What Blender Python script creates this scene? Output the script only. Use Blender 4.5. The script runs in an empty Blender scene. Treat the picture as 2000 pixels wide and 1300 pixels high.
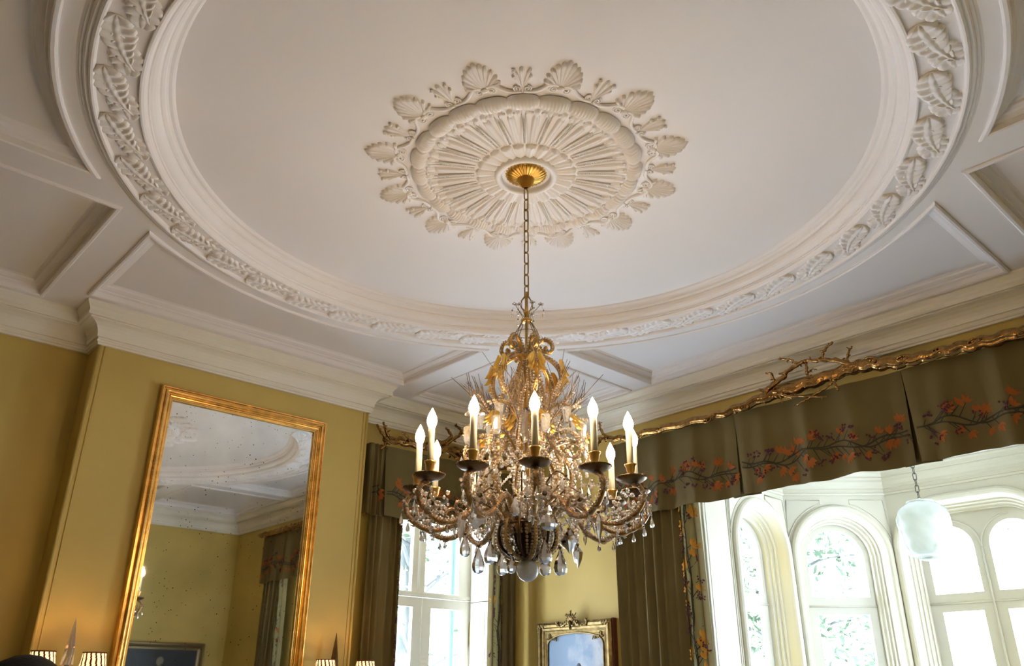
import bpy, bmesh, math, random
import numpy as np
from mathutils import Vector, Matrix, Euler
from mathutils.geometry import delaunay_2d_cdt
random.seed(7)
PI = math.pi
sin, cos, hypot = math.sin, math.cos, math.hypot
S = bpy.context.scene
COL = S.collection

# ------------------------------------------------------------------ camera
cam_d = bpy.data.cameras.new('camera'); cam = bpy.data.objects.new('camera', cam_d); COL.objects.link(cam)
cam_d.sensor_width = 36.0; cam_d.lens = 36.0 * 1585.6 / 2000.0; cam_d.clip_start = 0.05; cam_d.clip_end = 300
_r = Vector((0.7347994884, -0.6782760292, 0.0033674938)); _d = Vector((0.2753266084, 0.2937260148, -0.9153798594)); _f = Vector((0.6198910957, 0.6735478130, 0.4025771641))
M4 = Matrix((( _r.x, -_d.x, -_f.x), (_r.y, -_d.y, -_f.y), (_r.z, -_d.z, -_f.z))).to_4x4()
CAM = Vector((-2.36872548, -2.4739401, 1.6))
M4.translation = CAM
cam.matrix_world = M4
S.camera = cam

# ------------------------------------------------------------------ world, light levels, exposure
SKY = 10.0
BULB = 142.0
SUN = 70.0
W = bpy.data.worlds.new('sky'); S.world = W; W.use_nodes = True
bgn = W.node_tree.nodes['Background']; bgn.inputs[0].default_value = (0.74, 0.86, 1.0, 1); bgn.inputs[1].default_value = SKY
sun_d = bpy.data.lights.new('sun', 'SUN'); sun_d.energy = SUN; sun_d.angle = .02; sun_d.color = (1, .98, .95)
sun = bpy.data.objects.new('sun', sun_d); COL.objects.link(sun); sun.rotation_euler = (0, math.radians(-30), 0)   # high, from behind the house
S.view_settings.view_transform = 'Standard'; S.view_settings.look = 'None'
S.view_settings.gamma = 1.0; S.view_settings.use_curve_mapping = False
S.view_settings.exposure = 0.45
try:
    S.cycles.max_bounces = 10; S.cycles.diffuse_bounces = 5; S.cycles.glossy_bounces = 5
    S.cycles.transmission_bounces = 8; S.cycles.transparent_max_bounces = 16
    S.cycles.caustics_reflective = False; S.cycles.caustics_refractive = False
    S.cycles.sample_clamp_indirect = 6.0
    S.cycles.use_denoising = True
except Exception:
    pass

# ------------------------------------------------------------------ materials
MATS = {}
def mat(name, color, rough=0.6, metal=0.0, bump=0.0, bscale=40.0, vary=0.0, vscale=3.0, trans=0.0, ior=1.45, emit=0.0, ecol=None, sheen=0.0, spec=0.5, stretch=None):
    m = bpy.data.materials.new(name); m.use_nodes = True
    nt = m.node_tree; b = nt.nodes['Principled BSDF']
    b.inputs['Base Color'].default_value = (*color, 1); b.inputs['Roughness'].default_value = rough
    b.inputs['Metallic'].default_value = metal; b.inputs['IOR'].default_value = ior
    b.inputs['Transmission Weight'].default_value = trans
    b.inputs['Specular IOR Level'].default_value = spec
    if sheen: b.inputs['Sheen Weight'].default_value = sheen
    if emit:
        b.inputs['Emission Color'].default_value = (*(ecol or color), 1); b.inputs['Emission Strength'].default_value = emit
    if bump or vary:
        tc = nt.nodes.new('ShaderNodeTexCoord'); mp = nt.nodes.new('ShaderNodeMapping')
        nt.links.new(tc.outputs['Object'], mp.inputs['Vector'])
        if stretch: mp.inputs['Scale'].default_value = stretch
    if vary:
        n = nt.nodes.new('ShaderNodeTexNoise'); n.inputs['Scale'].default_value = vscale; n.inputs['Detail'].default_value = 4
        nt.links.new(mp.outputs[0], n.inputs['Vector'])
        r = nt.nodes.new('ShaderNodeValToRGB')
        r.color_ramp.elements[0].position = .3; r.color_ramp.elements[1].position = .7
        r.color_ramp.elements[0].color = (*[c * (1 - vary) for c in color], 1); r.color_ramp.elements[1].color = (*[min(1, c * (1 + vary)) for c in color], 1)
        nt.links.new(n.outputs['Fac'], r.inputs['Fac']); nt.links.new(r.outputs['Color'], b.inputs['Base Color'])
    if bump:
        n2 = nt.nodes.new('ShaderNodeTexNoise'); n2.inputs['Scale'].default_value = bscale; n2.inputs['Detail'].default_value = 3
        nt.links.new(mp.outputs[0], n2.inputs['Vector'])
        bp = nt.nodes.new('ShaderNodeBump'); bp.inputs['Strength'].default_value = bump; bp.inputs['Distance'].default_value = .01
        nt.links.new(n2.outputs['Fac'], bp.inputs['Height']); nt.links.new(bp.outputs['Normal'], b.inputs['Normal'])
    MATS[name] = m
    return m
def glassmat(name, tint, body, fb, fg, ft, rough=0.02, ior=1.5):
    # clear crystal: part refraction, part straight-through, part milky body, with a gloss on top
    m = bpy.data.materials.new(name); m.use_nodes = True; nt = m.node_tree; nt.nodes.clear()
    out = nt.nodes.new('ShaderNodeOutputMaterial')
    tr = nt.nodes.new('ShaderNodeBsdfTransparent'); tr.inputs[0].default_value = (*tint, 1)
    gl = nt.nodes.new('ShaderNodeBsdfGlass'); gl.inputs['Color'].default_value = (*tint, 1); gl.inputs['Roughness'].default_value = rough; gl.inputs['IOR'].default_value = ior
    df = nt.nodes.new('ShaderNodeBsdfDiffuse'); df.inputs[0].default_value = (*body, 1)
    tl = nt.nodes.new('ShaderNodeBsdfTranslucent'); tl.inputs[0].default_value = (*body, 1)
    gs = nt.nodes.new('ShaderNodeBsdfGlossy'); gs.inputs['Roughness'].default_value = max(.05, rough)
    a0 = nt.nodes.new('ShaderNodeMixShader'); a0.inputs[0].default_value = .5
    nt.links.new(df.outputs[0], a0.inputs[1]); nt.links.new(tl.outputs[0], a0.inputs[2])
    a = nt.nodes.new('ShaderNodeMixShader'); a.inputs[0].default_value = ft / max(1e-6, ft + fg)
    nt.links.new(gl.outputs[0], a.inputs[1]); nt.links.new(tr.outputs[0], a.inputs[2])
    b = nt.nodes.new('ShaderNodeMixShader'); b.inputs[0].default_value = fb
    nt.links.new(a.outputs[0], b.inputs[1]); nt.links.new(a0.outputs[0], b.inputs[2])
    lw = nt.nodes.new('ShaderNodeFresnel'); lw.inputs[0].default_value = ior
    c = nt.nodes.new('ShaderNodeMixShader'); nt.links.new(lw.outputs[0], c.inputs[0])
    nt.links.new(b.outputs[0], c.inputs[1]); nt.links.new(gs.outputs[0], c.inputs[2])
    nt.links.new(c.outputs[0], out.inputs[0])
    MATS[name] = m
    return m

PLASTER = mat('white_plaster', (.82, .775, .745), .75, bump=.03, bscale=90)
RELIEF = mat('plaster_relief', (.85, .81, .78), .7)
CORN = mat('cream_paint', (.80, .745, .62), .6)
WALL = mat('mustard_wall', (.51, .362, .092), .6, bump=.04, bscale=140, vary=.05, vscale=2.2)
BAYP = mat('bay_cream_paint', (.52, .487, .375), .45)
SASHP = mat('sash_cream_paint', (.53, .505, .42), .4)
WHITEP = mat('white_joinery_paint', (.90, .88, .79), .35)
FLOORM = mat('blue_bounce_floor', (.39, .45, .55), .9, bump=.2, bscale=300)  # unseen floor, colour chosen to bounce cool light onto the ceiling
GOLD = mat('burnished_gold', (.83, .50, .15), .26, 1.0, bump=.10, bscale=60, vary=.22, vscale=14)
GOLDD = mat('aged_gold', (.24, .165, .065), .42, 1.0, bump=.2, bscale=90, vary=.35, vscale=25)
BARK = mat('gilded_bark', (.29, .15, .045), .22, 1.0, bump=.5, bscale=45, vary=.35, vscale=30)
BRASS = mat('antique_brass', (.58, .37, .13), .3, 1.0, vary=.2, vscale=30)
BRONZE = mat('dark_bronze', (.15, .095, .042), .36, 1.0, vary=.3, vscale=40)
WIRE = mat('brown_wire', (.13, .085, .05), .5, .6)
LEAFG = mat('gilt_leaf', (.86, .56, .13), .32, 1.0, bump=.2, bscale=120)
CANDLE = mat('ivory_candle', (.86, .80, .62), .5)
BULBM = mat('lit_bulb_glass', (1, .9, .75), .3, emit=BULB, ecol=(1.0, .745, .475))
IRON = mat('dark_iron', (.05, .045, .04), .5, .5)
FAB = mat('olive_fabric', (.130, .097, .039), .85, bump=.12, bscale=420, vary=.06, vscale=5, spec=.12)
FABC = mat('olive_curtain_fabric', (.170, .130, .055), .85, bump=.1, bscale=420, vary=.06, vscale=5, spec=.12)
BORD = mat('embroidered_border_cloth', (.24, .215, .095), .8, bump=.1, bscale=300, spec=.12)
STEM = mat('stem_thread', (.045, .04, .025), .8, spec=.12)
ORANGE = mat('orange_thread', (.30, .088, .022), .75, bump=.2, bscale=300, spec=.12)
AMBER = mat('amber_thread', (.50, .23, .035), .75, bump=.2, bscale=300, spec=.12)
PLUM = mat('plum_thread', (.10, .035, .045), .8, spec=.12)
BLACKF = mat('black_hair', (.004, .0035, .0035), .6, bump=.2, bscale=160, spec=.15)
SKIN = mat('skin_tone', (.50, .33, .25), .5)
COAT = mat('dark_coat_cloth', (.03, .03, .04), .85)
SHADE = mat('pleated_shade_cloth', (.95, .78, .50), .7, emit=1.1, ecol=(1.0, .66, .32))
SHADER = mat('red_brown_stripe', (.18, .03, .01), .7)
TEAL = mat('teal_green_paint', (.028, .060, .054), .5)
MARBLE = mat('white_marble', (.75, .73, .70), .25, vary=.12, vscale=6)
LEAFY = mat('spring_leaf', (.046, .080, .040), .6)
TRUNKM = mat('grey_bark', (.05, .055, .05), .9, bump=.5, bscale=12)
GROUNDM = mat('blue_bounce_ground', (.57, .66, .80), .9, vary=.2, vscale=1.5)  # unseen ground, made pale and bluish to reflect cool daylight indoors
TERRACEM = mat('blue_bounce_stone', (.58, .67, .81), .8, vary=.1, vscale=2)  # unseen slabs, tinted blue so their bounce cools the ceiling
DARKPIC = mat('dark_canvas', (.02, .022, .025), .45)
FRAMED = mat('dark_gilt_frame', (.22, .16, .08), .4, .8)
MAHOG = mat('mahogany_frame_edge', (.10, .03, .018), .35)
BEAD = glassmat('crystal_beads', (1.0, .94, .86), (.88, .70, .50), .38, .44, .18, .03)
CRYS = glassmat('rock_crystal', (.99, .985, .98), (.92, .90, .88), .27, .52, .21, .02)
ORBM = mat('cloudy_crystal', (.93, .92, .90), .16, trans=.12, vary=.06, vscale=60)
ROCK = glassmat('milky_rock_crystal', (.99, .985, .98), (.95, .93, .90), .46, .36, .18, .03)
LANTG = glassmat('frosted_green_glass', (.96, 1.0, .93), (.90, .92, .82), .86, .08, .06, .25)
# window glass
def pane_mat():
    m = bpy.data.materials.new('window_glass'); m.use_nodes = True; nt = m.node_tree; nt.nodes.clear()
    out = nt.nodes.new('ShaderNodeOutputMaterial'); tr = nt.nodes.new('ShaderNodeBsdfTransparent'); gs = nt.nodes.new('ShaderNodeBsdfGlossy')
    tr.inputs[0].default_value = (.97, .98, .97, 1); gs.inputs['Roughness'].default_value = 0.0
    fr = nt.nodes.new('ShaderNodeFresnel'); fr.inputs[0].default_value = 1.3
    mx = nt.nodes.new('ShaderNodeMixShader'); nt.links.new(fr.outputs[0], mx.inputs[0]); nt.links.new(tr.outputs[0], mx.inputs[1]); nt.links.new(gs.outputs[0], mx.inputs[2])
    nt.links.new(mx.outputs[0], out.inputs[0]); return m
PANE = pane_mat()
def mirror_mat():
    m = bpy.data.materials.new('foxed_mirror_glass'); m.use_nodes = True; nt = m.node_tree; b = nt.nodes['Principled BSDF']
    b.inputs['Metallic'].default_value = 1.0; b.inputs['Roughness'].default_value = .02
    tc = nt.nodes.new('ShaderNodeTexCoord')
    v = nt.nodes.new('ShaderNodeTexVoronoi'); v.inputs['Scale'].default_value = 34; v.inputs['Randomness'].default_value = 1
    nt.links.new(tc.outputs['Object'], v.inputs['Vector'])
    n = nt.nodes.new('ShaderNodeTexNoise'); n.inputs['Scale'].default_value = 5; n.inputs['Detail'].default_value = 5; nt.links.new(tc.outputs['Object'], n.inputs['Vector'])
    ad = nt.nodes.new('ShaderNodeMath'); ad.operation = 'MULTIPLY_ADD'; ad.inputs[1].default_value = .30; ad.inputs[2].default_value = -.055
    nt.links.new(n.outputs['Fac'], ad.inputs[0])
    lt = nt.nodes.new('ShaderNodeMath'); lt.operation = 'LESS_THAN'; nt.links.new(v.outputs['Distance'], lt.inputs[0]); nt.links.new(ad.outputs[0], lt.inputs[1])
    n2 = nt.nodes.new('ShaderNodeTexNoise'); n2.inputs['Scale'].default_value = 3; n2.inputs['Detail'].default_value = 6; nt.links.new(tc.outputs['Object'], n2.inputs['Vector'])
    cr = nt.nodes.new('ShaderNodeValToRGB'); cr.color_ramp.elements[0].color = (.62, .63, .60, 1); cr.color_ramp.elements[1].color = (.78, .78, .74, 1)
    cr.color_ramp.elements[0].position = .35; cr.color_ramp.elements[1].position = .65
    nt.links.new(n2.outputs['Fac'], cr.inputs['Fac'])
    mx = nt.nodes.new('ShaderNodeMix'); mx.data_type = 'RGBA'; nt.links.new(lt.outputs[0], mx.inputs[0]); nt.links.new(cr.outputs[0], mx.inputs[6]); mx.inputs[7].default_value = (.05, .045, .035, 1)
    nt.links.new(mx.outputs[2], b.inputs['Base Color'])
    return m
MIRR = mirror_mat()
def sky_paint():
    m = bpy.data.materials.new('painted_sky_canvas'); m.use_nodes = True; nt = m.node_tree; b = nt.nodes['Principled BSDF']; b.inputs['Roughness'].default_value = .4
    tc = nt.nodes.new('ShaderNodeTexCoord'); n = nt.nodes.new('ShaderNodeTexNoise'); n.inputs['Scale'].default_value = 4.5; n.inputs['Detail'].default_value = 7; n.inputs['Roughness'].default_value = .6
    nt.links.new(tc.outputs['Object'], n.inputs['Vector'])
    sp = nt.nodes.new('ShaderNodeSeparateXYZ'); nt.links.new(tc.outputs['Object'], sp.inputs[0])
    # cloud bank runs along a diagonal towards the upper right corner of the canvas
    s1 = nt.nodes.new('ShaderNodeMath'); s1.operation = 'MULTIPLY_ADD'; s1.inputs[1].default_value = -.9; nt.links.new(sp.outputs['Y'], s1.inputs[0]); nt.links.new(n.outputs['Fac'], s1.inputs[2])
    cr = nt.nodes.new('ShaderNodeValToRGB'); e = cr.color_ramp.elements
    e[0].position = .50; e[0].color = (.17, .25, .36, 1); e[1].position = .86; e[1].color = (.14, .16, .22, 1)
    q = e.new(.60); q.color = (.29, .34, .41, 1); q = e.new(.72); q.color = (.42, .43, .45, 1)
    nt.links.new(s1.outputs[0], cr.inputs['Fac']); nt.links.new(cr.outputs[0], b.inputs['Base Color'])
    return m
SKYP = sky_paint()

# ------------------------------------------------------------------ mesh builder
def _ico(sub):
    bm = bmesh.new(); bmesh.ops.create_icosphere(bm, subdivisions=sub, radius=1)
    bm.verts.ensure_lookup_table()
    v = [tuple(x.co) for x in bm.verts]; f = [tuple(y.index for y in x.verts) for x in bm.faces]; bm.free(); return v, f
ICO1 = _ico(1); ICO2 = _ico(2); ICO3 = _ico(3)
class MB:
    def __init__(s): s.v = []; s.f = []; s.sm = []; s.mi = []; s.m = 0; s.smooth = True
    def add(s, vs, fs, smooth=None):
        o = len(s.v); s.v.extend(tuple(x) for x in vs)
        sm = s.smooth if smooth is None else smooth
        for f in fs: s.f.append(tuple(i + o for i in f)); s.sm.append(sm); s.mi.append(s.m)
        return s
    def ball(s, c, r, ico=None, sc=(1, 1, 1)):
        V, F = ico or ICO1
        return s.add([(c[0] + r * sc[0] * a, c[1] + r * sc[1] * b, c[2] + r * sc[2] * d) for a, b, d in V], F, True)
    def box(s, c, d, M=None):
        x, y, z = d[0] / 2, d[1] / 2, d[2] / 2
        P = [(-x, -y, -z), (x, -y, -z), (x, y, -z), (-x, y, -z), (-x, -y, z), (x, -y, z), (x, y, z), (-x, y, z)]
        if M is not None: P = [tuple(M @ Vector(p)) for p in P]
        return s.add([(c[0] + p[0], c[1] + p[1], c[2] + p[2]) for p in P], [(3, 2, 1, 0), (4, 5, 6, 7), (0, 1, 5, 4), (1, 2, 6, 5), (2, 3, 7, 6), (3, 0, 4, 7)], False)
    def bb(s, lo, hi): return s.box([(a + b) / 2 for a, b in zip(lo, hi)], [b - a for a, b in zip(lo, hi)])
    def grid(s, fn, nu, nv, closed_u=False, closed_v=False, smooth=None, flip=False):
        P = [fn(i / (nu if closed_u else nu - 1), j / (nv if closed_v else nv - 1)) for i in range(nu) for j in range(nv)]
        F = []
        for i in range(nu if closed_u else nu - 1):
            for j in range(nv if closed_v else nv - 1):
                a = i * nv + j; b = ((i + 1) % nu) * nv + j; c = ((i + 1) % nu) * nv + (j + 1) % nv; d = i * nv + (j + 1) % nv
                F.append((a, d, c, b) if flip else (a, b, c, d))
        return s.add(P, F, smooth)
    def lathe(s, prof, n=24, c=(0, 0, 0), M=None, smooth=None, a0=0, sx=1.0):
        P = []
        for r, z in prof:
            for k in range(n):
                a = a0 + 2 * PI * k / n; p = Vector((r * cos(a) * sx, r * sin(a), z))
                if M is not None: p = M @ p
                P.append((c[0] + p[0], c[1] + p[1], c[2] + p[2]))
        F = []
        for i in range(len(prof) - 1):
            for k in range(n):
                k2 = (k + 1) % n; F.append((i * n + k, i * n + k2, (i + 1) * n + k2, (i + 1) * n + k))
        if prof[0][0] > 1e-5: F.append(tuple(range(n))[::-1])
        if prof[-1][0] > 1e-5: F.append(tuple((len(prof) - 1) * n + k for k in range(n)))
        return s.add(P, F, smooth)
    def tube(s, pts, rad, n=8, closed=False, caps=True, wob=None, smooth=True):
        pts = [Vector(p) for p in pts]; N = len(pts)
        if not hasattr(rad, '__len__'): rad = [rad] * N
        T = []
        for i in range(N):
            a = pts[(i - 1) % N] if (closed or i > 0) else pts[i]; b = pts[(i + 1) % N] if (closed or i < N - 1) else pts[i]
            t = (b - a); T.append(t.normalized() if t.length > 1e-9 else Vector((0, 0, 1)))
        up = Vector((0, 0, 1)) if abs(T[0].z) < .9 else Vector((1, 0, 0))
        nrm = (up - T[0] * up.dot(T[0])).normalized(); V = []
        for i in range(N):
            nrm = nrm - T[i] * nrm.dot(T[i])
            nrm = nrm.normalized() if nrm.length > 1e-6 else T[i].orthogonal().normalized()
            bi = T[i].cross(nrm)
            for k in range(n):
                a = 2 * PI * k / n; r = rad[i] * (wob(i, a) if wob else 1)
                V.append(tuple(pts[i] + nrm * (cos(a) * r) + bi * (sin(a) * r)))
        F = []
        for i in range(N if closed else N - 1):
            j = (i + 1) % N
            for k in range(n):
                k2 = (k + 1) % n; F.append((i * n + k, i * n + k2, j * n + k2, j * n + k))
        if caps and not closed: F.append(tuple(range(n))[::-1]); F.append(tuple((N - 1) * n + k for k in range(n)))
        return s.add(V, F, smooth)
    def beads(s, pts, r, step=None, ico=None):
        step = step or 2 * r * .96
        for p in resample(pts, step): s.ball(p, r * random.uniform(.88, 1.08), ico or ICO1)
        return s
    def drop(s, top, L, R, n=8, flat=True):
        # faceted pear: point up, full below
        prof = [(.07, 0), (.20, -.07), (.46, -.24), (.74, -.43), (.94, -.60), (1.0, -.74), (.88, -.88), (.52, -.97), (.0, -1.0)]
        return s.lathe([(max(R * a, 1e-6 if a == 0 else 0), L * b) for a, b in prof], n, top, None, not flat)
    def spear(s, top, L, R, n=6):
        return s.lathe([(R * .15, 0), (R, -.28 * L), (R * .8, -.6 * L), (1e-6, -L)], n, top, None, False)
    def fill(s, loops, tf, smooth=False):
        # flat polygon with holes, loops are 2-D; tf maps (a,b) to a point
        P = []; E = []
        for L in loops:
            o = len(P); P += [Vector((a, b)) for a, b in L]; E += [(o + i, o + (i + 1) % len(L)) for i in range(len(L))]
        r = delaunay_2d_cdt(P, E, [], 0, 1e-7)
        def inside(x, y):
            c = False
            for L in loops:
                for (x0, y0), (x1, y1) in zip(L, L[1:] + L[:1]):
                    if (y0 > y) != (y1 > y) and x < (x1 - x0) * (y - y0) / (y1 - y0) + x0: c = not c
            return c
        F = [tuple(f) for f in r[2] if inside(sum(r[0][i].x for i in f) / len(f), sum(r[0][i].y for i in f) / len(f))]
        return s.add([tf(v.x, v.y) for v in r[0]], F, smooth)
    def mesh(s, name, mats):
        me = bpy.data.meshes.new(name); me.from_pydata(s.v, [], s.f)
        me.polygons.foreach_set('use_smooth', s.sm)
        ms = mats if isinstance(mats, (list, tuple)) else [mats]
        for m in ms: me.materials.append(m)
        if len(ms) > 1: me.polygons.foreach_set('material_index', s.mi)
        me.update(); return me
    def build(s, name, mats, parent=None, loc=(0, 0, 0), rz=0, kind=None, label=None, cat=None, group=None):
        return link(name, s.mesh(name, mats), parent, loc, rz, kind, label, cat, group)
def link(name, me, parent=None, loc=(0, 0, 0), rz=0, kind=None, label=None, cat=None, group=None):
    o = bpy.data.objects.new(name, me); COL.objects.link(o); o.location = loc; o.rotation_euler = (0, 0, rz)
    if parent: o.parent = parent
    if kind: o['kind'] = kind
    if label: o['label'] = label
    if cat: o['category'] = cat
    if group: o['group'] = group
    return o
def thing(name, label, cat, loc=(0, 0, 0), rz=0, group=None):
    return link(name, None, None, loc, rz, None, label, cat, group)
def struct(name, mb, m, label=None): return mb.build(name, m, kind='structure', label=label)
def copy_tree(o, parent=None):
    c = o.copy(); COL.objects.link(c); c.parent = parent
    for ch in o.children: copy_tree(ch, c)
    return c
def resample(pts, step):
    pts = [Vector(p) for p in pts]; out = [pts[0]]; acc = 0
    for a, b in zip(pts, pts[1:]):
        L = (b - a).length
        if L < 1e-9: continue
        t = step - acc
        while t <= L: out.append(a + (b - a) * (t / L)); t += step
        acc = (acc + L) % step if False else L - (t - step)
    return out
def spline(P, n=8, closed=False):
    P = [Vector(p) for p in P]; out = []; N = len(P)
    for i in range(N if closed else N - 1):
        p0 = P[i - 1] if (i > 0 or closed) else P[i] * 2 - P[i + 1]; p1 = P[i]; p2 = P[(i + 1) % N]
        p3 = P[(i + 2) % N] if (i + 2 < N or closed) else p2 * 2 - p1
        for k in range(n):
            t = k / n
            out.append(.5 * ((2 * p1) + (p2 - p0) * t + (2 * p0 - 5 * p1 + 4 * p2 - p3) * t * t + (3 * p1 - p0 - 3 * p2 + p3) * t ** 3))
    if not closed: out.append(P[-1])
    return out
def sweep2d(mb, path, prof, closed=True, smooth=False):
    # path: plan points, interior on the left; prof: (projection towards interior, z)
    N = len(path); D = []
    for i in range(N):
        p = Vector(path[i]); a = Vector(path[i - 1]) if (closed or i) else None; b = Vector(path[(i + 1) % N]) if (closed or i < N - 1) else None
        ns = []
        if a is not None: e = (p - a).normalized(); ns.append(Vector((-e.y, e.x)))
        if b is not None: e = (b - p).normalized(); ns.append(Vector((-e.y, e.x)))
        if len(ns) == 2: m = (ns[0] + ns[1]); m = m / max(1e-6, m.dot(ns[0])) if m.length > 1e-6 else ns[0]
        else: m = ns[0]
        D.append((p, m))
    V = [(p.x + m.x * o, p.y + m.y * o, z) for p, m in D for o, z in prof]; k = len(prof); F = []
    for i in range(N if closed else N - 1):
        j = (i + 1) % N
        for q in range(k - 1): F.append((i * k + q, i * k + q + 1, j * k + q + 1, j * k + q))
    mb.add(V, F, smooth)

# ------------------------------------------------------------------ room dimensions
XE, YN, YB, XB = 2.863, 3.18, 2.955, 1.035
ZB = 3.887; ZC = 4.0

# ---- walls, floor
mb = MB(); mb.bb((-XE - .1, -YN - .1, -.1), (XE + .1, YN + .1, 0)); struct('floor', mb, FLOORM)
mb = MB()
VX0, VX1, VZ = 1.50, 2.60, 3.30           # french door opening
mb.bb((-XE - .2, YN, 0), (VX0, YN + .12, 4.05)); mb.bb((VX1, YN, 0), (XE + .2, YN + .12, 4.05)); mb.bb((VX0, YN, VZ), (VX1, YN + .12, 4.05)); struct('wall_north', mb, WALL)
mb = MB(); mb.bb((-XB, YB, 0), (XB, YN, ZB + .02))
struct('wall_chimney_breast', mb, WALL)
mb = MB()
for sx in (-1, 1):
    mb.tube([(sx * XB, YB, 0), (sx * XB, YB, 3.665)], .012, 10)
    mb.tube([(sx * (XB - .033), YB, 0), (sx * (XB - .033), YB, 3.665)], .005, 6)
struct('trim_5', mb, WALL)
OP = 1.315
mb = MB(); mb.bb((XE, OP, 0), (3.02, YN + .1, 4.05)); mb.bb((XE, -YN - .1, 0), (3.02, -OP, 4.05)); mb.bb((XE, -OP, 3.32), (3.02, OP, 4.05)); struct('wall_east', mb, WALL)
mb = MB(); mb.bb((-XE - .15, -YN - .1, 0), (-XE, YN + .1, 4.05)); struct('wall_west', mb, mat('darkened_west_wall', (.20, .145, .06), .6))  # unseen wall toned dark to dim this end of the room
mb = MB(); mb.bb((-XE - .15, -YN - .15, 0), (XE + .15, -YN, 4.05)); struct('wall_south', mb, WALL)

# ---- ceiling: beam plane, coffers, round panel
def coffers():
    L = []
    def mid(ax, sg):
        a, Y = (1.20, 2.705) if ax == 'y' else (1.315, 2.655)
        def fn(o):
            aa, YY, rr = a - o, Y - o, 2.115 + o
            t = math.asin(aa / rr); P = [(aa, YY), (-aa, YY)]
            for k in range(33):
                th = -t + 2 * t * k / 32; P.append((rr * sin(th), rr * cos(th)))
            return [(p[0], p[1] * sg) if ax == 'y' else (p[1] * sg, p[0]) for p in P]
        return fn
    def cor(sx, sy):
        return lambda o: [(sx * x, sy * y) for x, y in ((1.45 + o, 1.57 + o), (2.655 - o, 1.57 + o), (2.655 - o, 2.935 - o), (1.45 + o, 2.935 - o))]
    for sg in (1, -1): L += [mid('y', sg), mid('x', sg)]
    for sx in (1, -1):
        for sy in (1, -1): L.append(cor(sx, sy))
    return L
COF = coffers()
RC = 2.02
mb = MB(); mb.smooth = False
circ = [(RC * cos(2 * PI * k / 144), RC * sin(2 * PI * k / 144)) for k in range(144)]
outer = [(XE + .02, -YN - .02), (XE + .02, YN + .02), (-XE - .02, YN + .02), (-XE - .02, -YN - .02)]
mb.fill([outer, circ] + [c(-.03) for c in COF], lambda a, b: (a, b, ZB))
CP = [(-.03, 0), (-.03, -.008), (-.022, -.014), (-.008, -.014), (0, -.008), (0, .022), (.018, .026), (.022, .034), (.036, .037), (.055, .046), (.060, .056), (.078, .063)]
for c in COF:
    R = [c(o) for o, z in CP]; n = len(R[0])
    V = [(R[i][k][0], R[i][k][1], ZB + CP[i][1]) for i in range(len(CP)) for k in range(n)]
    mb.add(V, [(i * n + k, i * n + (k + 1) % n, (i + 1) * n + (k + 1) % n, (i + 1) * n + k) for i in range(len(CP) - 1) for k in range(n)])
    mb.fill([R[-1]], lambda a, b: (a, b, ZB + .063))
mb.bb((-XE - .1, -YN - .1, ZC + .02), (XE + .1, YN + .1, ZC + .1))
struct('ceiling', mb, PLASTER)
mb = MB(); mb.smooth = False; mb.add([(1.66 * cos(2 * PI * k / 160), 1.66 * sin(2 * PI * k / 160), ZC) for k in range(160)], [tuple(range(160))[::-1]]); struct('ceiling_round_panel', mb, PLASTER)
# ---- round moulding with acanthus leaves
mb = MB()
def ringprof(P, n=180):
    # profile with hard steps: double the corner points so bands shade crisply
    for (r0, z0), (r1, z1) in zip(P, P[1:]):
        mb.add([(r * cos(2 * PI * k / n), r * sin(2 * PI * k / n), z) for r, z in ((r0, z0), (r1, z1)) for k in range(n)],
               [(k, (k + 1) % n, n + (k + 1) % n, n + k) for k in range(n)], True)
ringprof([(1.655, ZC + .002), (1.66, 3.992), (1.668, 3.986), (1.682, 3.984), (1.690, 3.976), (1.694, 3.962), (1.704, 3.955), (1.712, 3.955), (1.712, 3.945), (1.715, 3.930), (1.722, 3.918), (1.734, 3.908), (1.745, 3.904), (1.745, 3.893), (1.752, 3.893), (1.752, 3.886), (1.762, 3.874), (1.772, 3.868), (1.780, 3.868), (1.782, 3.878),
          (1.946, 3.878), (1.948, 3.866), (1.954, 3.858), (1.962, 3.856), (1.970, 3.860), (1.974, 3.868), (1.986, 3.868), (1.992, 3.872), (1.996, 3.880), (2.006, 3.880), (2.012, 3.884), (2.024, 3.888)])
ring = struct('trim_1', mb, PLASTER)
def blade(mb, P, w, nl, h, nu=44, nv=11, z0=0.0):
    # broad acanthus blade along a bezier midrib from pointed base to lobed tip; heights go down (-z)
    P = [Vector((*p, 0)) for p in P]
    def bez(t): return P[0] * (1 - t) ** 3 + P[1] * 3 * t * (1 - t) ** 2 + P[2] * 3 * t * t * (1 - t) + P[3] * t ** 3
    def fn(u, v):
        v = v * 2 - 1; t = u; av = abs(v)
        p = bez(t); d = (bez(min(1, t + .01)) - bez(max(0, t - .01))).normalized(); nn = Vector((-d.y, d.x, 0))
        env = (min(1, t / .62) ** .75) * (math.sqrt(max(0, 1 - max(0, (t - .62) / .38) ** 2.4)))
        ph = nl * t + .25 * (1 if v > 0 else 0); fr = ph - math.floor(ph)
        notch = max(0, cos(2 * PI * fr)) ** 5
        hw = w * env * (1 - .22 * notch * av)
        q = p + nn * (v * hw) + d * (av ** 1.4 * w * .30 * min(1, 4 * (1 - t)))
        cup = .30 + .55 * av ** 1.3
        z = h * cup * (1 - av ** 10)
        z += h * .26 * cos(2 * PI * (fr - .5) - .0) * sin(PI * min(1, av * 1.02)) ** .8
        z -= h * 1.0 * notch * max(0, (av - .62) / .38)
        z += h * .35 * max(0, t - .75) / .25 * av ** .5
        if av < .12: z += h * .38
        z *= min(1, t * 8 + .15)
        if av > .995 or t > .995: z = -.004
        return (q.x, q.y, z0 - max(z, -.004))
    mb.grid(fn, nu, nv * 2 + 1)
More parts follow.
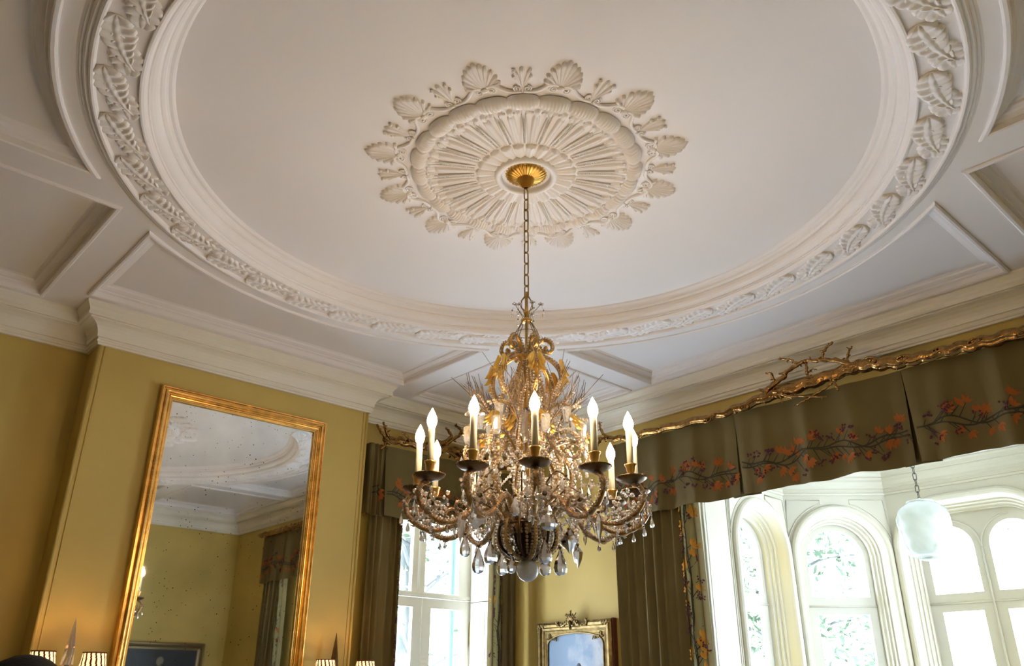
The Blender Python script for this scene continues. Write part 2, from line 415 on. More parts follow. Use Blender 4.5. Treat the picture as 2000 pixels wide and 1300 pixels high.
mb = MB()
blade(mb, [(-.066, -.125), (-.005, -.045), (.030, .03), (.046, .165)], .074, 7, .015, z0=-.004)
blade(mb, [(.066, .105), (.010, .035), (-.020, -.03), (-.046, -.165)], .070, 7, .013)
LEAFM = mb.mesh('acanthus_leaf', RELIEF)
NL = 38
for k in range(NL):
    th = 2 * PI * k / NL; deg = math.degrees(th) % 360
    flip = not (48 < deg < 228)
    th += math.radians(.5 if flip else -1)
    link('acanthus_leaf', LEAFM, ring, (1.864 * cos(th), 1.864 * sin(th), 3.877), th + (PI if flip else 0))
# ---- cornice round the room and breast
path = [(XE, -YN), (XE, YN), (XB, YN), (XB, YB), (-XB, YB), (-XB, YN), (-XE, YN), (-XE, -YN)]
CPF = [(0, 3.655), (.022, 3.655), (.022, 3.668), (.030, 3.672), (.033, 3.682), (.026, 3.690), (.026, 3.700), (.038, 3.702), (.038, 3.710), (.040, 3.725), (.048, 3.750), (.062, 3.770), (.085, 3.785), (.112, 3.792), (.118, 3.792), (.118, 3.800), (.140, 3.800), (.142, 3.812), (.138, 3.830), (.146, 3.848), (.158, 3.862), (.165, 3.872), (.165, 3.889)]
mb = MB(); sweep2d(mb, path, CPF); struct('trim_2', mb, CORN)
mb = MB(); sweep2d(mb, [(XE, -YN), (XE, -OP)], [(.03, 0), (.03, .2), (.015, .22), (0, .22)], False); sweep2d(mb, [(XE, OP), (XE, YN), (VX1 + .11, YN)], [(.03, 0), (.03, .2), (.015, .22), (0, .22)], False); struct('baseboard_east', mb, CORN)

# ---- bay: walls with arched windows
BAY = [(3.0, OP), (4.513, OP), (5.165, .663), (5.165, -.663), (4.513, -OP), (3.0, -OP)]
BZ = 3.45
def arch_loop(c, hw, z0, zt, rc, n=14):
    P = [(c + hw, z0)]
    rc = min(rc, hw)
    for k in range(n + 1): a = PI / 2 * k / n; P.append((c + hw - rc + rc * cos(a), zt - rc + rc * sin(a)))
    for k in range(1 if rc >= hw - 1e-6 else 0, n + 1): a = PI / 2 + PI / 2 * k / n; P.append((c - hw + rc + rc * cos(a), zt - rc + rc * sin(a)))
    P.append((c - hw, z0)); return P
SZ = .55
STEPS = [(-.066, .0), (-.066, -.012), (-.058, -.028), (-.042, -.038), (-.022, -.038), (-.006, -.030), (.002, -.014), (.006, .0), (.016, .075), (.030, .078), (.034, .090), (.030, .100), (.040, .112), (.052, .112), (.056, .124), (.052, .134), (.064, .146), (.076, .146), (.080, .160), (.080, .205)]
wn = [0]
def facet(p, q, openings, name, rest=0.0):
    p = Vector((*p, 0)); q = Vector((*q, 0)); e = (q - p).normalized(); L = (q - p).length; n = Vector((-e.y, e.x, 0))
    if n.dot(Vector((4.0, 0, 0)) - p) > 0: n = -n
    tf = lambda s, z, d=0.0: tuple(p + e * s + n * d + Vector((0, 0, z)))
    mb = MB(); mb.smooth = False
    loops = [[(0, 0), (L, 0), (L, BZ), (0, BZ)]]
    for c, hw, zt, rc in openings: loops.append(arch_loop(c, hw, SZ, zt, rc))
    mb.fill(loops, lambda a, b: tf(a, b))
    struct(name, mb, BAYP)
    for c, hw, zt, rc in openings:
        wn[0] += 1; w = link('window_%d' % wn[0], None, kind='structure')
        mb = MB()
        R = [arch_loop(c, hw - o, SZ + max(0, o) * .3, zt - o, max(.02, rc - o)) for o, d in STEPS]; k = len(R[0])
        for i in range(len(R) - 1):
            mb.add([tf(a, b, STEPS[i][1]) for a, b in R[i]] + [tf(a, b, STEPS[i + 1][1]) for a, b in R[i + 1]], [(j, j + 1, k + j + 1, k + j) for j in range(k - 1)], True)
        mb.add([tf(c - hw - .03, SZ, -.06), tf(c + hw + .03, SZ, -.06), tf(c + hw + .03, SZ, .21), tf(c - hw - .03, SZ, .21)], [(0, 1, 2, 3)], False)
        mb.build('window_frame', BAYP, w)
        ih = hw - .080; it = zt - .080; irc = rc - .080
        lights = []
        if hw < .5: lights = [(c, ih - .048)]
        else: lights = [(c - ih / 2, ih / 2 - .062), (c + ih / 2, ih / 2 - .062)]
        TR0, TR1, D = 2.225, 2.385, .19
        holesU = [arch_loop(cc, hh, TR1 - .012, it - .050 - (.05 if hw > .5 else 0), hh) for cc, hh in lights]
        holesL = [[(cc + hh - .03, SZ + .08), (cc + hh - .03, TR0), (cc - hh + .03, TR0), (cc - hh + .03, SZ + .08)] for cc, hh in lights]
        mb = MB(); mb.smooth = False
        outl = arch_loop(c, ih + .004, SZ, it + .004, irc + .004)
        mb.fill([outl] + holesU + holesL, lambda a, b: tf(a, b, D))
        mb.fill([outl] + holesU + holesL, lambda a, b: tf(a, b, D + .04))
        for h in holesU + holesL:
            k = len(h); mb.add([tf(a, b, D) for a, b in h] + [tf(a, b, D + .04) for a, b in h], [(j, (j + 1) % k, k + (j + 1) % k, k + j) for j in range(k)], False)
        # meeting rail bead, glazing bead and mullion beads
        zr = (TR0 + TR1) / 2 - .012
        mb.tube([tf(c - ih, zr, D - .004), tf(c + ih, zr, D - .004)], .008, 8)
        if hw > .5:
            mb.tube([tf(c, SZ, D - .006), tf(c, it - .30, D - .006)], .010, 8)
            for sg in (-1, 1):
                rr = ih / 2; mb.tube([tf(c + sg * (rr - rr * cos(PI / 2 * t / 10)), it - .05 - rr + rr * sin(PI / 2 * t / 10), D - .005) for t in range(11)], .008, 8)
        mb.build('sash', SASHP, w)
        for h in holesU + holesL:
            mb = MB(); mb.smooth = False; mb.fill([h], lambda a, b: tf(a, b, D + .02)); mb.build('glass_pane', PANE, w)
    return tf, L
Bw = (.46, .385, 3.095, .385)
facet(BAY[0], BAY[1], [(1.055, .385, 3.095, .385)], 'wall_bay_north')
facet(BAY[1], BAY[2], [Bw], 'wall_bay_northeast')
facet(BAY[2], BAY[3], [(.663, .595, 3.115, .37)], 'wall_bay_east')
facet(BAY[3], BAY[4], [(.46, .385, 3.095, .385)], 'wall_bay_southeast')
facet(BAY[4], BAY[5], [(1.513 - 1.055, .385, 3.095, .385)], 'wall_bay_south')
mb = MB(); mb.smooth = False
mb.fill([[(2.99, OP + .02), (4.52, OP + .02), (5.18, .67), (5.18, -.67), (4.52, -OP - .02), (2.99, -OP - .02)]], lambda a, b: (a, b, BZ))
struct('ceiling_bay', mb, mat('bay_ceiling_paint', (.64, .63, .60), .7))
mb = MB(); mb.smooth = False
mb.fill([[(2.85, OP + .02), (4.52, OP + .02), (5.18, .67), (5.18, -.67), (4.52, -OP - .02), (2.85, -OP - .02)]], lambda a, b: (a, b, -.002)); struct('floor_bay', mb, FLOORM)
BC = [(0, 3.245), (.014, 3.245), (.018, 3.262), (.010, 3.27), (.010, 3.30), (.022, 3.305), (.026, 3.33), (.045, 3.36), (.075, 3.375), (.080, 3.385), (.080, 3.395), (.095, 3.40), (.105, 3.425), (.12, 3.44), (.12, 3.452)]
mb = MB(); sweep2d(mb, BAY[::-1], BC, False); struct('trim_3', mb, BAYP)
# jamb pilaster and panel mouldings at the mouth of the bay
mb = MB()
for sy in (1, -1):
    y = sy * OP
    for x0, x1, d in ((3.0, 3.05, .05), (3.05, 3.075, .065), (3.075, 3.14, .04), (3.14, 3.16, .055), (3.16, 3.20, .025), (3.20, 3.215, .012)):
        mb.bb((x0, min(y, y - sy * d), 0), (x1, max(y, y - sy * d), 3.25))
    for x in (3.56, 3.585): mb.tube([(x, y, .3), (x, y, 3.22)], .007, 8)
    mb.tube([(3.25, y, .3), (3.25, y, 3.20)], .004, 6)
struct('trim_4', mb, BAYP)
# spandrel panel mouldings above the arches
mb = MB()
def spandrel(p, q, c, hw, zt):
    p = Vector((*p, 0)); q = Vector((*q, 0)); e = (q - p).normalized(); n = Vector((-e.y, e.x, 0))
    if n.dot(Vector((4.0, 0, 0)) - p) < 0: n = -n
    for sg in (-1, 1):
        P = []
        for t in range(9):
            a = PI / 2 * (.12 + .70 * t / 8); P.append((c + sg * (hw + .095) * cos(a), zt - hw + (hw + .095) * sin(a)))
        P.append((P[-1][0], 3.205)); P.append((c + sg * (hw + .05), 3.205))
        mb.tube([tuple(p + e * s + Vector((0, 0, z)) + n * .002) for s, z in P], .0055, 6, closed=True)
spandrel(BAY[0], BAY[1], 1.055, .385, 3.095); spandrel(BAY[1], BAY[2], *Bw[:3]); spandrel(BAY[3], BAY[4], *Bw[:3]); spandrel(BAY[4], BAY[5], .458, .385, 3.095)
struct('trim_6', mb, BAYP)

# ---- french door with transom lights in the north wall
DY = 3.46
mb = MB()
mb.bb((VX1, YN + .0, 0), (VX1 + .06, DY + .1, VZ)); mb.bb((VX0 - .06, YN, 0), (VX0, DY + .1, VZ)); mb.bb((VX0 - .06, YN + .0, VZ), (VX1 + .06, DY + .1, VZ + .06))
for x0, x1 in ((VX1, VX1 + .105), (VX0 - .105, VX0)):
    mb.bb((x0, YN - .028, 0), (x1, YN + .01, VZ + .1)); mb.bb((x0 + .02, YN - .04, 0), (x1 - .02, YN, VZ + .1))
mb.bb((VX0 - .1, YN - .028, VZ), (VX1 + .1, YN + .01, VZ + .105))
struct('trim_7', mb, WHITEP)
def shutter(x, sg, z0, z1):
    t = MB(); y0, y1 = YN + .02, DY - .02
    t.bb((min(x, x - sg * .022), y0, z0), (max(x, x - sg * .022), y1, z1))
    for a in (.045, .055):
        P = [(x - sg * .023, y0 + a, z0 + a + .02), (x - sg * .023, y1 - a, z0 + a + .02), (x - sg * .023, y1 - a, z1 - a - .02), (x - sg * .023, y0 + a, z1 - a - .02)]
        t.tube(P, .006, 6, closed=True)
    o = t.build('shutter', WHITEP, None, label=None)
    return o
sh = []
for i, (z0, z1, lab) in enumerate(((2.325, 3.28, 'upper white panelled shutter folded in the french door reveal'), (.1, 2.315, 'lower tall white panelled shutter folded in the french door reveal'))):
    o = shutter(VX1, 1, z0, z1); o['label'] = lab; o['category'] = 'shutter'
    kb = MB(); kb.ball((VX1 - .03, YN + .04, z0 + .06 if i == 0 else z1 - .5), .010, ICO2); kb.build('knob', WHITEP, o)
door = link('door_1', None, kind='structure')
mb = MB()
mb.bb((VX0, DY, 2.335), (VX1, DY + .06, 2.378)); mb.bb((VX0, DY - .015, 2.345), (VX1, DY, 2.37))
for x0, x1 in ((VX0, VX0 + .07), (1.935, 2.075), (2.455, VX1)): mb.bb((x0, DY + .01, 2.378), (x1, DY + .055, VZ))
mb.tube([(2.005, DY + .008, 2.38), (2.005, DY + .008, VZ)], .012, 8)
mb.build('transom_frame', WHITEP, door)
for x0, x1 in ((VX0 + .07, 1.935), (2.075, 2.455)):
    g = MB(); g.smooth = False; g.add([(x0, DY + .03, 2.378), (x1, DY + .03, 2.378), (x1, DY + .03, VZ), (x0, DY + .03, VZ)], [(0, 1, 2, 3)]); g.build('transom_glass', PANE, door)
for x0, x1 in ((VX0 + .01, 2.046), (2.052, VX1 - .005)):
    m2 = MB(); st = .095
    m2.bb((x0, DY, .02), (x0 + st, DY + .045, 2.33)); m2.bb((x1 - st, DY, .02), (x1, DY + .045, 2.33))
    m2.bb((x0 + st, DY, 2.25), (x1 - st, DY + .045, 2.33)); m2.bb((x0 + st, DY, .02), (x1 - st, DY + .045, .30))
    lf = m2.build('door_leaf', WHITEP, door)
    g = MB(); g.smooth = False; g.add([(x0 + st, DY + .02, .30), (x1 - st, DY + .02, .30), (x1 - st, DY + .02, 2.25), (x0 + st, DY + .02, 2.25)], [(0, 1, 2, 3)]); g.build('door_glass', PANE, lf)
    if x0 > 2:
        h = MB(); h.tube([(VX1 - .012, DY - .012, 1.97), (VX1 - .012, DY - .012, 2.14)], .011, 10)
        for z in (1.965, 2.145): h.ball((VX1 - .012, DY - .012, z), .013, ICO2)
        h.build('hinge', BRASS, lf)

# ------------------------------------------------------------------ ceiling medallion
med = thing('ceiling_medallion', 'large round white plaster rosette of leaves and palmettes around the chandelier chain', 'ceiling rose', (0, 0, ZC))
def lobe(mb, p, d, L, w, h, nu=10, nv=7, tip=.75, groove=0.0, z0=0.0, base=.25):
    # rounded petal lying on the ceiling, bulging downwards
    d = Vector((*d, 0)).normalized(); nn = Vector((-d.y, d.x, 0)); p = Vector((*p, 0))
    def fn(u, v):
        v = v * 2 - 1
        env = (base + (1 - base) * u / tip) if u < tip else math.sqrt(max(0, 1 - ((u - tip) / (1 - tip)) ** 2))
        q = p + d * (L * u) + nn * (v * w * env)
        hh = h * math.sqrt(max(0, 1 - v * v)) * (.55 + .45 * min(1, u / tip)) * (env if u > tip else 1)
        if groove and abs(v) < .35: hh -= groove * h * (1 - abs(v) / .35)
        if abs(v) > .999 or u > .999: hh = -.002
        return (q.x, q.y, z0 - hh)
    mb.grid(fn, nu, nv)
def pol(r, a): return (r * cos(a), r * sin(a))
# base dish
mb = MB(); mb.lathe([(.560, .002), (.556, -.010), (.545, -.014), (.52, -.016), (.50, -.018), (.42, -.016), (.30, -.015), (.25, -.020), (.15, -.024), (.10, -.02), (.001, -.02)], 120)
mb.build('rose_dish', RELIEF, med)
# centre ring
mb = MB(); mb.lathe([(.158, -.018), (.158, -.034), (.154, -.044), (.146, -.049), (.136, -.049), (.128, -.044), (.124, -.034), (.120, -.020), (.116, -.018)], 80); mb.build('centre_ring', RELIEF, med)
# inner pointed petals
mb = MB(); N = 24
for k in range(N):
    a = 2 * PI * (k + .5) / N; d = (cos(a), sin(a)); wv = .255 * sin(PI / N) * .93
    p = Vector((*pol(.152, a), 0)); dd = Vector((*d, 0)); nn = Vector((-dd.y, dd.x, 0))
    def fn(u, v):
        v = v * 2 - 1; r = .105 * u; ww = (.155 + r) * sin(PI / N) * .93 if u < .86 else wv * max(0, (1 - (u - .86) / .14))
        q = p + dd * r + nn * (v * ww); z = -.026 - .010 * u - (.006 * (1 - abs(v)) + (.004 if abs(v) < .15 else 0)) * min(1, (1 - u) * 8)
        if abs(v) > .99 or u > .99: z = -.018
        return (q.x, q.y, z)
    mb.grid(fn, 9, 9)
mb.build('inner_petals', RELIEF, med)
# long pods, beaded ribs, curled leaves, shells
pods = MB(); ribs = MB(); curls = MB(); N = 24
for k in range(N):
    a = 2 * PI * k / N + PI / N
    lobe(pods, pol(.245, a), (cos(a), sin(a)), .225, .0205, .022, 14, 9, .86, .25, -.012, .72)
    b = a + PI / N; d = Vector((cos(b), sin(b), 0))
    for off in (-1, 1):
        bb = b + off * .028
        pods.tube([(*pol(.26, b + off * .040), -.020), (*pol(.36, bb), -.024), (*pol(.475, b + off * .022), -.026)], [.0045, .0055, .004], 6)
    ribs.tube([(*pol(.255, b), -.018), (*pol(.47, b), -.020)], .0055, 6)
    for t in range(20): ribs.ball((*pol(.265 + t * .0105, b), -.0255), .0042)
    for off, L in ((-.07, .055), (0, .075), (.07, .055)):
        lobe(curls, pol(.445, b + off * .35), (cos(b + off * 4), sin(b + off * 4)), L, .013, .018, 9, 5, .7, .3, -.018, .45)
    for off in (-.052, .052): curls.ball((*pol(.495, a + off), -.034), .010, ICO1, (1, 1, .8))
    lobe(curls, pol(.455, a), (cos(a), sin(a)), .05, .016, .016, 8, 5, .6, .3, -.020, .6)
pods.build('long_pods', RELIEF, med); ribs.build('beaded_ribs', RELIEF, med); curls.build('curled_leaves', RELIEF, med)
mb = MB()
def shl(u, v):
    a = v * 2 - 1; th = a * PI / 24 * .985
    r0 = .498 + .016 * a * a; r1 = .583 - .020 * abs(a) ** 3.5
    r = r0 + (r1 - r0) * u
    z = (.014 + .032 * sin(PI * (.10 + .82 * u))) * (1 - .5 * abs(a) ** 3) + .0050 * cos(9 * PI * a) * (1 - u) ** .5 * min(1, u * 5)
    if u > .99 or abs(a) > .99 or u < .01: z = .004
    return (r * cos(th) - .535, r * sin(th), -z + .008)
mb.grid(shl, 14, 45)
shell = mb.mesh('shell', RELIEF)
for k in range(N):
    a = 2 * PI * k / N; link('shell', shell, med, (.535 * cos(a), .535 * sin(a), -.008), a)
# palmettes and fleurs with scrolls
mb = MB()
for t in range(-5, 6):
    ph = t * .33; e = (.038 + .125 * cos(ph) + (.006 if t == 0 else 0), .074 * sin(ph)); L = hypot(*e)
    lobe(mb, (0, t * .0022), (e[0] / L, e[1] / L), L, .0125 if abs(t) < 4 else .0105, .020, 14, 7, .84, .45, 0, .20)
mb.ball((.0, 0, -.008), .016, ICO2, (1, 1.1, .9)); lobe(mb, (-.02, 0), (1, 0), .04, .016, .018, 8, 5, .5, 0, 0, .5)
palm = mb.mesh('palmette', RELIEF)
mb = MB()
for e, w_ in (((.128, 0), .013), ((.108, .030), .0095), ((.108, -.030), .0095), ((.072, .030), .008), ((.072, -.030), .008)):
    L = hypot(*e); lobe(mb, (0, e[1] * .1), (e[0] / L, e[1] / L), L, w_, .016, 12, 7, .8, .35, 0, .3)
    if e[1]: mb.ball((e[0] * .98, e[1] * 1.18, -.007), .0105)
fleur = mb.mesh('fleur', RELIEF)
def spiral(c, r0, r1, a0, turns, n=26): return [(c[0] + (r0 + (r1 - r0) * i / n) * cos(a0 + turns * 2 * PI * i / n), c[1] + (r0 + (r1 - r0) * i / n) * sin(a0 + turns * 2 * PI * i / n)) for i in range(n + 1)]
band = MB()
for k in range(12):
    a = 2 * PI * k / 12; link('palmette', palm, med, (*pol(.642, a), 0), a)
    b = a + PI / 12; link('fleur', fleur, med, (*pol(.628, b), 0), b)
    for sg in (-1, 1):
        def loc(r, t, base): return pol(r, base + sg * t)
        P = [loc(.655, .020, a), loc(.660, .052, a), loc(.648, .090, a), loc(.622, .130, a), loc(.607, .175, a), loc(.604, .225, a), loc(.607, PI / 12 - .01, a)]
        band.tube([(x, y, -.006) for x, y in (spline([(*p, 0) for p in P], 6) and [(v.x, v.y) for v in spline([(*p, 0) for p in P], 6)])], [.0090] * 37, 8)
        c0 = Vector((*pol(.628, a + sg * .045), 0)); band.tube([(x, y, -.006) for x, y in spiral(c0, .021, .004, a + PI / 2 * sg * .3, 1.7 * sg)], .0045, 5)
        c1 = Vector((*pol(.622, b - sg * .036), 0)); band.tube([(x, y, -.006) for x, y in spiral(c1, .018, .003, b, 1.6 * -sg)], .0042, 5)
band.build('scroll_band', RELIEF, med)

# ------------------------------------------------------------------ chandelier
ch = thing('chandelier', 'gilt and crystal chandelier with twelve lit candle bulbs hanging from the rosette', 'chandelier', (0, 0, 2.0))
Z0 = 2.0
def cz(mb):  # world z to local
    mb.v = [(x, y, z - Z0) for x, y, z in mb.v]; return mb
# ribbed canopy
mb = MB()
mb.grid(lambda u, v: ((lambda r, a, z: ((r + .005 * cos(28 * a) * min(1, r / .06)) * cos(a), (r + .005 * cos(28 * a) * min(1, r / .06)) * sin(a), z))(*[(.100, .101, .094, .070, .046, .038, .036, .028, .022, .010)[int(round(u * 9))], 2 * PI * v, (3.990, 3.980, 3.968, 3.956, 3.950, 3.946, 3.930, 3.922, 3.908, 3.898)[int(round(u * 9))]])), 10, 168, closed_v=True)
cz(mb).build('canopy', mat('bright_gilt_brass', (.66, .38, .085), .34, 1.0), ch)
mb = MB(); z = 3.888; i = 0; LL = .050
while z > 3.30:
    P = []
    for t in range(20):
        a = 2 * PI * t / 20; x = .0125 * cos(a); zz = (.020 if sin(a) > 0 else -.020) + .0125 * sin(a)
        P.append((x if i % 2 == 0 else 0, 0 if i % 2 == 0 else x, z - .030 + zz))
    mb.tube(P, .0034, 6, closed=True); z -= .0600; i += 1
mb.tube([(.003, .003, 3.31), (.022, -.012, 3.27), (.026, -.014, 3.235), (.008, -.004, 3.215)], .0035, 6)
mb.tube([(-.002, .003, 3.30), (-.018, .016, 3.27), (-.018, .016, 3.235), (-.004, .003, 3.215)], .0035, 6)
cz(mb).build('chain', mat('dull_brass', (.26, .165, .055), .4, 1.0), ch)
# central stem: rod, brass collars and glass balusters
mb = MB(); mb.lathe([(.008, 3.315), (.008, 3.22), (.014, 3.215), (.014, 3.205), (.008, 3.20), (.008, 3.02), (.03, 3.0), (.045, 2.985), (.03, 2.96), (.012, 2.94), (.012, 2.55), (.022, 2.54), (.022, 2.52), (.012, 2.50), (.012, 2.10)], 16)
mb.lathe([(.0185, 3.178), (.027, 3.172), (.027, 3.160), (.0185, 3.156)], 20)
cz(mb).build('stem', BRASS, ch)
mb = MB(); mb.lathe([(.016, 2.43), (.013, 2.40), (.015, 2.36), (.020, 2.31), (.026, 2.285), (.030, 2.275), (.052, 2.268), (.056, 2.258), (.050, 2.25), (.02, 2.24)], 16, smooth=False)
mb.lathe([(.02, 2.74), (.034, 2.72), (.040, 2.68), (.036, 2.62), (.026, 2.59), (.02, 2.58)], 12, smooth=False)
cz(mb).build('glass_baluster', CRYS, ch)
# bell cage of fine wire and beaded strings
mb = MB(); bd = MB()
for k in range(8):
    a = 2 * PI * k / 8; P = spline([(*pol(.022, a), 3.168), (*pol(.030, a), 3.145), (*pol(.048, a), 3.115), (*pol(.057, a), 3.085), (*pol(.056, a), 3.055), (*pol(.04, a), 3.03)], 5)
    mb.tube(P, .0016, 5); bd.beads(P, .0030, .0085)
mb.tube([(*pol(.052, 2 * PI * t / 24), 3.103) for t in range(24)], .0014, 5, closed=True)
w = cz(mb).build('wire_cage', WIRE, ch); cz(bd).build('bead_strings', BEAD, ch)
# spray of small flowers above the cage
mb = MB(); fl = MB()
for k in range(6):
    a = 2 * PI * k / 6 + .3; R = .055 + .012 * (k % 2); zt = 3.225 + .014 * (k % 3)
    P = spline([(*pol(.010, a), 3.165), (*pol(.025, a), 3.20), (*pol(R, a), zt)], 5); mb.tube(P, .0014, 5)
    for t in range(5):
        b = 2 * PI * t / 5; fl.ball((R * cos(a) + .009 * cos(b), R * sin(a) + .009 * sin(b), zt + .002 * (t % 2)), .0055)
    mb.ball((R * cos(a), R * sin(a), zt), .005)
    mb.tube([(*pol(R, a), zt), (*pol(R + .012, a), zt - .03)], .0008, 4); mb.ball((*pol(R + .012, a), zt - .032), .0042)
    fl.drop((*pol(R + .012, a), zt - .036), .030, .0068, 7)
cz(mb).build('flower_wires', BRONZE, ch); cz(fl).build('flower_spray', CRYS, ch)
# crown scrolls
m1 = MB(); m2 = MB()
P2 = [(.02, 2.955), (.035, 3.0), (.052, 3.045), (.080, 3.065), (.108, 3.052), (.118, 3.024), (.106, 3.002), (.088, 3.006), (.084, 3.022), (.094, 3.030)]
P = spline([(r, 0, z) for r, z in P2], 6); m1.tube(P, .0095, 8)
for off in (-.012, .012): m2.beads([(p.x, off, p.z) for p in P], .0060, .0122)
m2.beads([(p.x + .002, 0, p.z + .011) for p in P[:-10]], .0060, .0122)
mA = cz(m1).mesh('crown_scroll', BRASS); mB_ = cz(m2).mesh('bead_string', BEAD)
for k in range(6):
    o = link('crown_scroll', mA, ch, (0, 0, 0), 2 * PI * k / 6 + .15); link('bead_string', mB_, o)
# main S ribs, gilt leaves
m1 = MB(); m2 = MB(); m3 = MB()
R2 = [(.022, 2.995), (.070, 2.985), (.125, 2.945), (.158, 2.885), (.155, 2.825), (.128, 2.785), (.112, 2.80), (.118, 2.818)]
RB = [(.025, 2.975), (.048, 2.90), (.070, 2.82), (.080, 2.74), (.082, 2.66), (.105, 2.58), (.155, 2.515), (.190, 2.445), (.182, 2.370), (.140, 2.315), (.112, 2.26), (.125, 2.20), (.120, 2.145), (.085, 2.105), (.03, 2.09)]
PA = spline([(r, 0, z) for r, z in R2], 6); PB = spline([(r, 0, z) for r, z in RB], 6)
for P, rr in ((PA, .0105), (PB, .0085)): m1.tube(P, rr, 8)
for P in (PA, PB):
    for off in (-.0125, .0125): m2.beads([(p.x, off, p.z) for p in P], .0068, .0135)
    m2.beads([(p.x + .012, 0, p.z) for p in P[6:]], .0062, .0136)
for t in range(8):  # cross festoons between rib strands
    m2.ball((.10 + .012 * (t % 3), .012 * (t - 4), 2.60 - .012 * abs(t - 4)), .007)
def gleaf(mb, base, L, w, lean):
    # pointed gilt acanthus, grows down the outside of the rib
    for lb in range(5):
        side = (-1, 1, -1, 1, 0)[lb]; f = (.12, .12, .45, .45, .55)[lb]; ll = (.5, .5, .42, .42, .5)[lb] * L
        def fn(u, v):
            v = v * 2 - 1; ww = w * (.55 if side else .45) * math.sin(PI * min(1, u * .93 + .05)) ** .7
            y = side * (w * .35 * u ** .8 + w * .25) + v * ww * .6; zz = -f * L - ll * u + (side != 0) * .25 * L * (1 - u) * 0
            x = lean * (f * L + ll * u) + .016 * (1 - v * v) + .018 * u * u * (1 if side else .4) - .006
            return (base[0] + x, base[1] + y, base[2] + zz)
        mb.grid(fn, 8, 5)
gleaf(m3, (.158, 0, 2.968), .130, .050, .06); m3b = MB(); gleaf(m3b, (.085, 0, 2.70), .08, .03, .25)
mA = cz(m1).mesh('rib', BRASS); mB_ = cz(m2).mesh('bead_string', BEAD); mC = cz(m3).mesh('gilt_leaf', LEAFG); mC2 = cz(m3b).mesh('gilt_leaf', LEAFG)
for k in range(6):
    o = link('rib', mA, ch, (0, 0, 0), 2 * PI * k / 6 + .03); link('bead_string', mB_, o); link('gilt_leaf', mC, o); link('gilt_leaf', mC2, o)
# mid-height scroll branches with crystal cups, gilt shells and hung prisms
m1 = MB(); m2 = MB(); m3 = MB(); m4 = MB()
PQ = spline([(r, 0, z) for r, z in ((.06, 2.50), (.12, 2.57), (.19, 2.60), (.25, 2.57), (.272, 2.52), (.245, 2.482), (.210, 2.495), (.205, 2.525), (.225, 2.535))], 6)
m1.tube(PQ, .006, 7)
for off in (-.010, .010): m2.beads([(p.x, off, p.z) for p in PQ], .0072, .0136)
m2.beads([(p.x, 0, p.z + .012) for p in PQ[:30]], .0072, .0136)
PT = spline([(r, 0, z) for r, z in ((.07, 2.66), (.12, 2.715), (.18, 2.725), (.225, 2.712))], 6); m1.tube(PT, .0045, 6); m2.beads([(p.x, .006, p.z + .005) for p in PT], .0062, .0125); m2.beads([(p.x, -.006, p.z + .005) for p in PT], .0062, .0125)
m3.lathe([(.012, 2.640), (.014, 2.645), (.021, 2.70), (.022, 2.705)], 8, (.205, 0, 0), None, False)
m3b = MB(); m3b.lathe([(.010, 2.555), (.018, 2.575), (.021, 2.62), (.019, 2.632), (.008, 2.636)], 8, (.262, .03, 0), None, False)
for t in range(6): m2.ball((.255 + .016 * cos(t * PI / 3), .016 * sin(t * PI / 3), 2.70 + .004 * (t % 2)), .0075)
m3d = []
for dx, dy, zt, L, r in ((.262, .0, 2.485, .045, .009), (.21, .02, 2.475, .05, .010), (.285, .01, 2.51, .038, .008), (.225, -.015, 2.635, .045, .011)):
    q = MB(); q.drop((dx, dy, zt), L, r, 7); m3d.append(q)
gleaf(m4, (.235, .0, 2.675), .075, .040, .35)
mA = cz(m1).mesh('scroll_branch', BRASS); mB_ = cz(m2).mesh('bead_string', BEAD); mC = cz(m3).mesh('crystal_cup', CRYS); mC2 = cz(m3b).mesh('crystal_cup', CRYS); mDs = [cz(q).mesh('crystal_drop', CRYS) for q in m3d]; mD = cz(m4).mesh('gilt_leaf', LEAFG)
for k in range(8):
    o = link('scroll_branch', mA, ch, (0, 0, 0), 2 * PI * k / 8 + .2); link('bead_string', mB_, o); link('crystal_cup', mC, o); link('crystal_cup', mC2, o); link('gilt_leaf', mD, o)
    for q in mDs: link('crystal_drop', q, o)
# wire sprigs that fan out beside the crown
m1 = MB(); m2 = MB()
for q in range(2):
    base = spline([(.12, 0, 2.62), (.17, .02 - .04 * q, 2.70 + .02 * q), (.23 + .02 * q, .05 - .10 * q, 2.77 + .03 * q)], 6)
    m1.tube(base, [.0045 - .0025 * i / (len(base) - 1) for i in range(len(base))], 6); m2.beads([(p.x, p.y + .006, p.z) for p in base[5:]], .0055, .0125); m2.beads([(p.x, p.y - .006, p.z + .003) for p in base[5:]], .0055, .0125)
    for t in range(18):
        p = base[3 + int(t * .55)]; L = random.uniform(.08, .15); a = random.uniform(-1.0, 1.0); b = random.uniform(-.7, .7)
        d = Vector((.35 + .35 * sin(a), .7 * b, .75)).normalized(); cv = Vector((random.uniform(-.02, .03), random.uniform(-.02, .02), 0))
        m1.tube([p, p + d * L * .5 + cv * .4, p + d * L + cv], [.0014, .0013, .0009], 4)
mA = cz(m1).mesh('wire_sprig', WIRE); mB_ = cz(m2).mesh('sprig_beads', BEAD)
for k in range(6):
    o = link('wire_sprig', mA, ch, (0, 0, 0), 2 * PI * k / 6 + .55); link('sprig_beads', mB_, o)
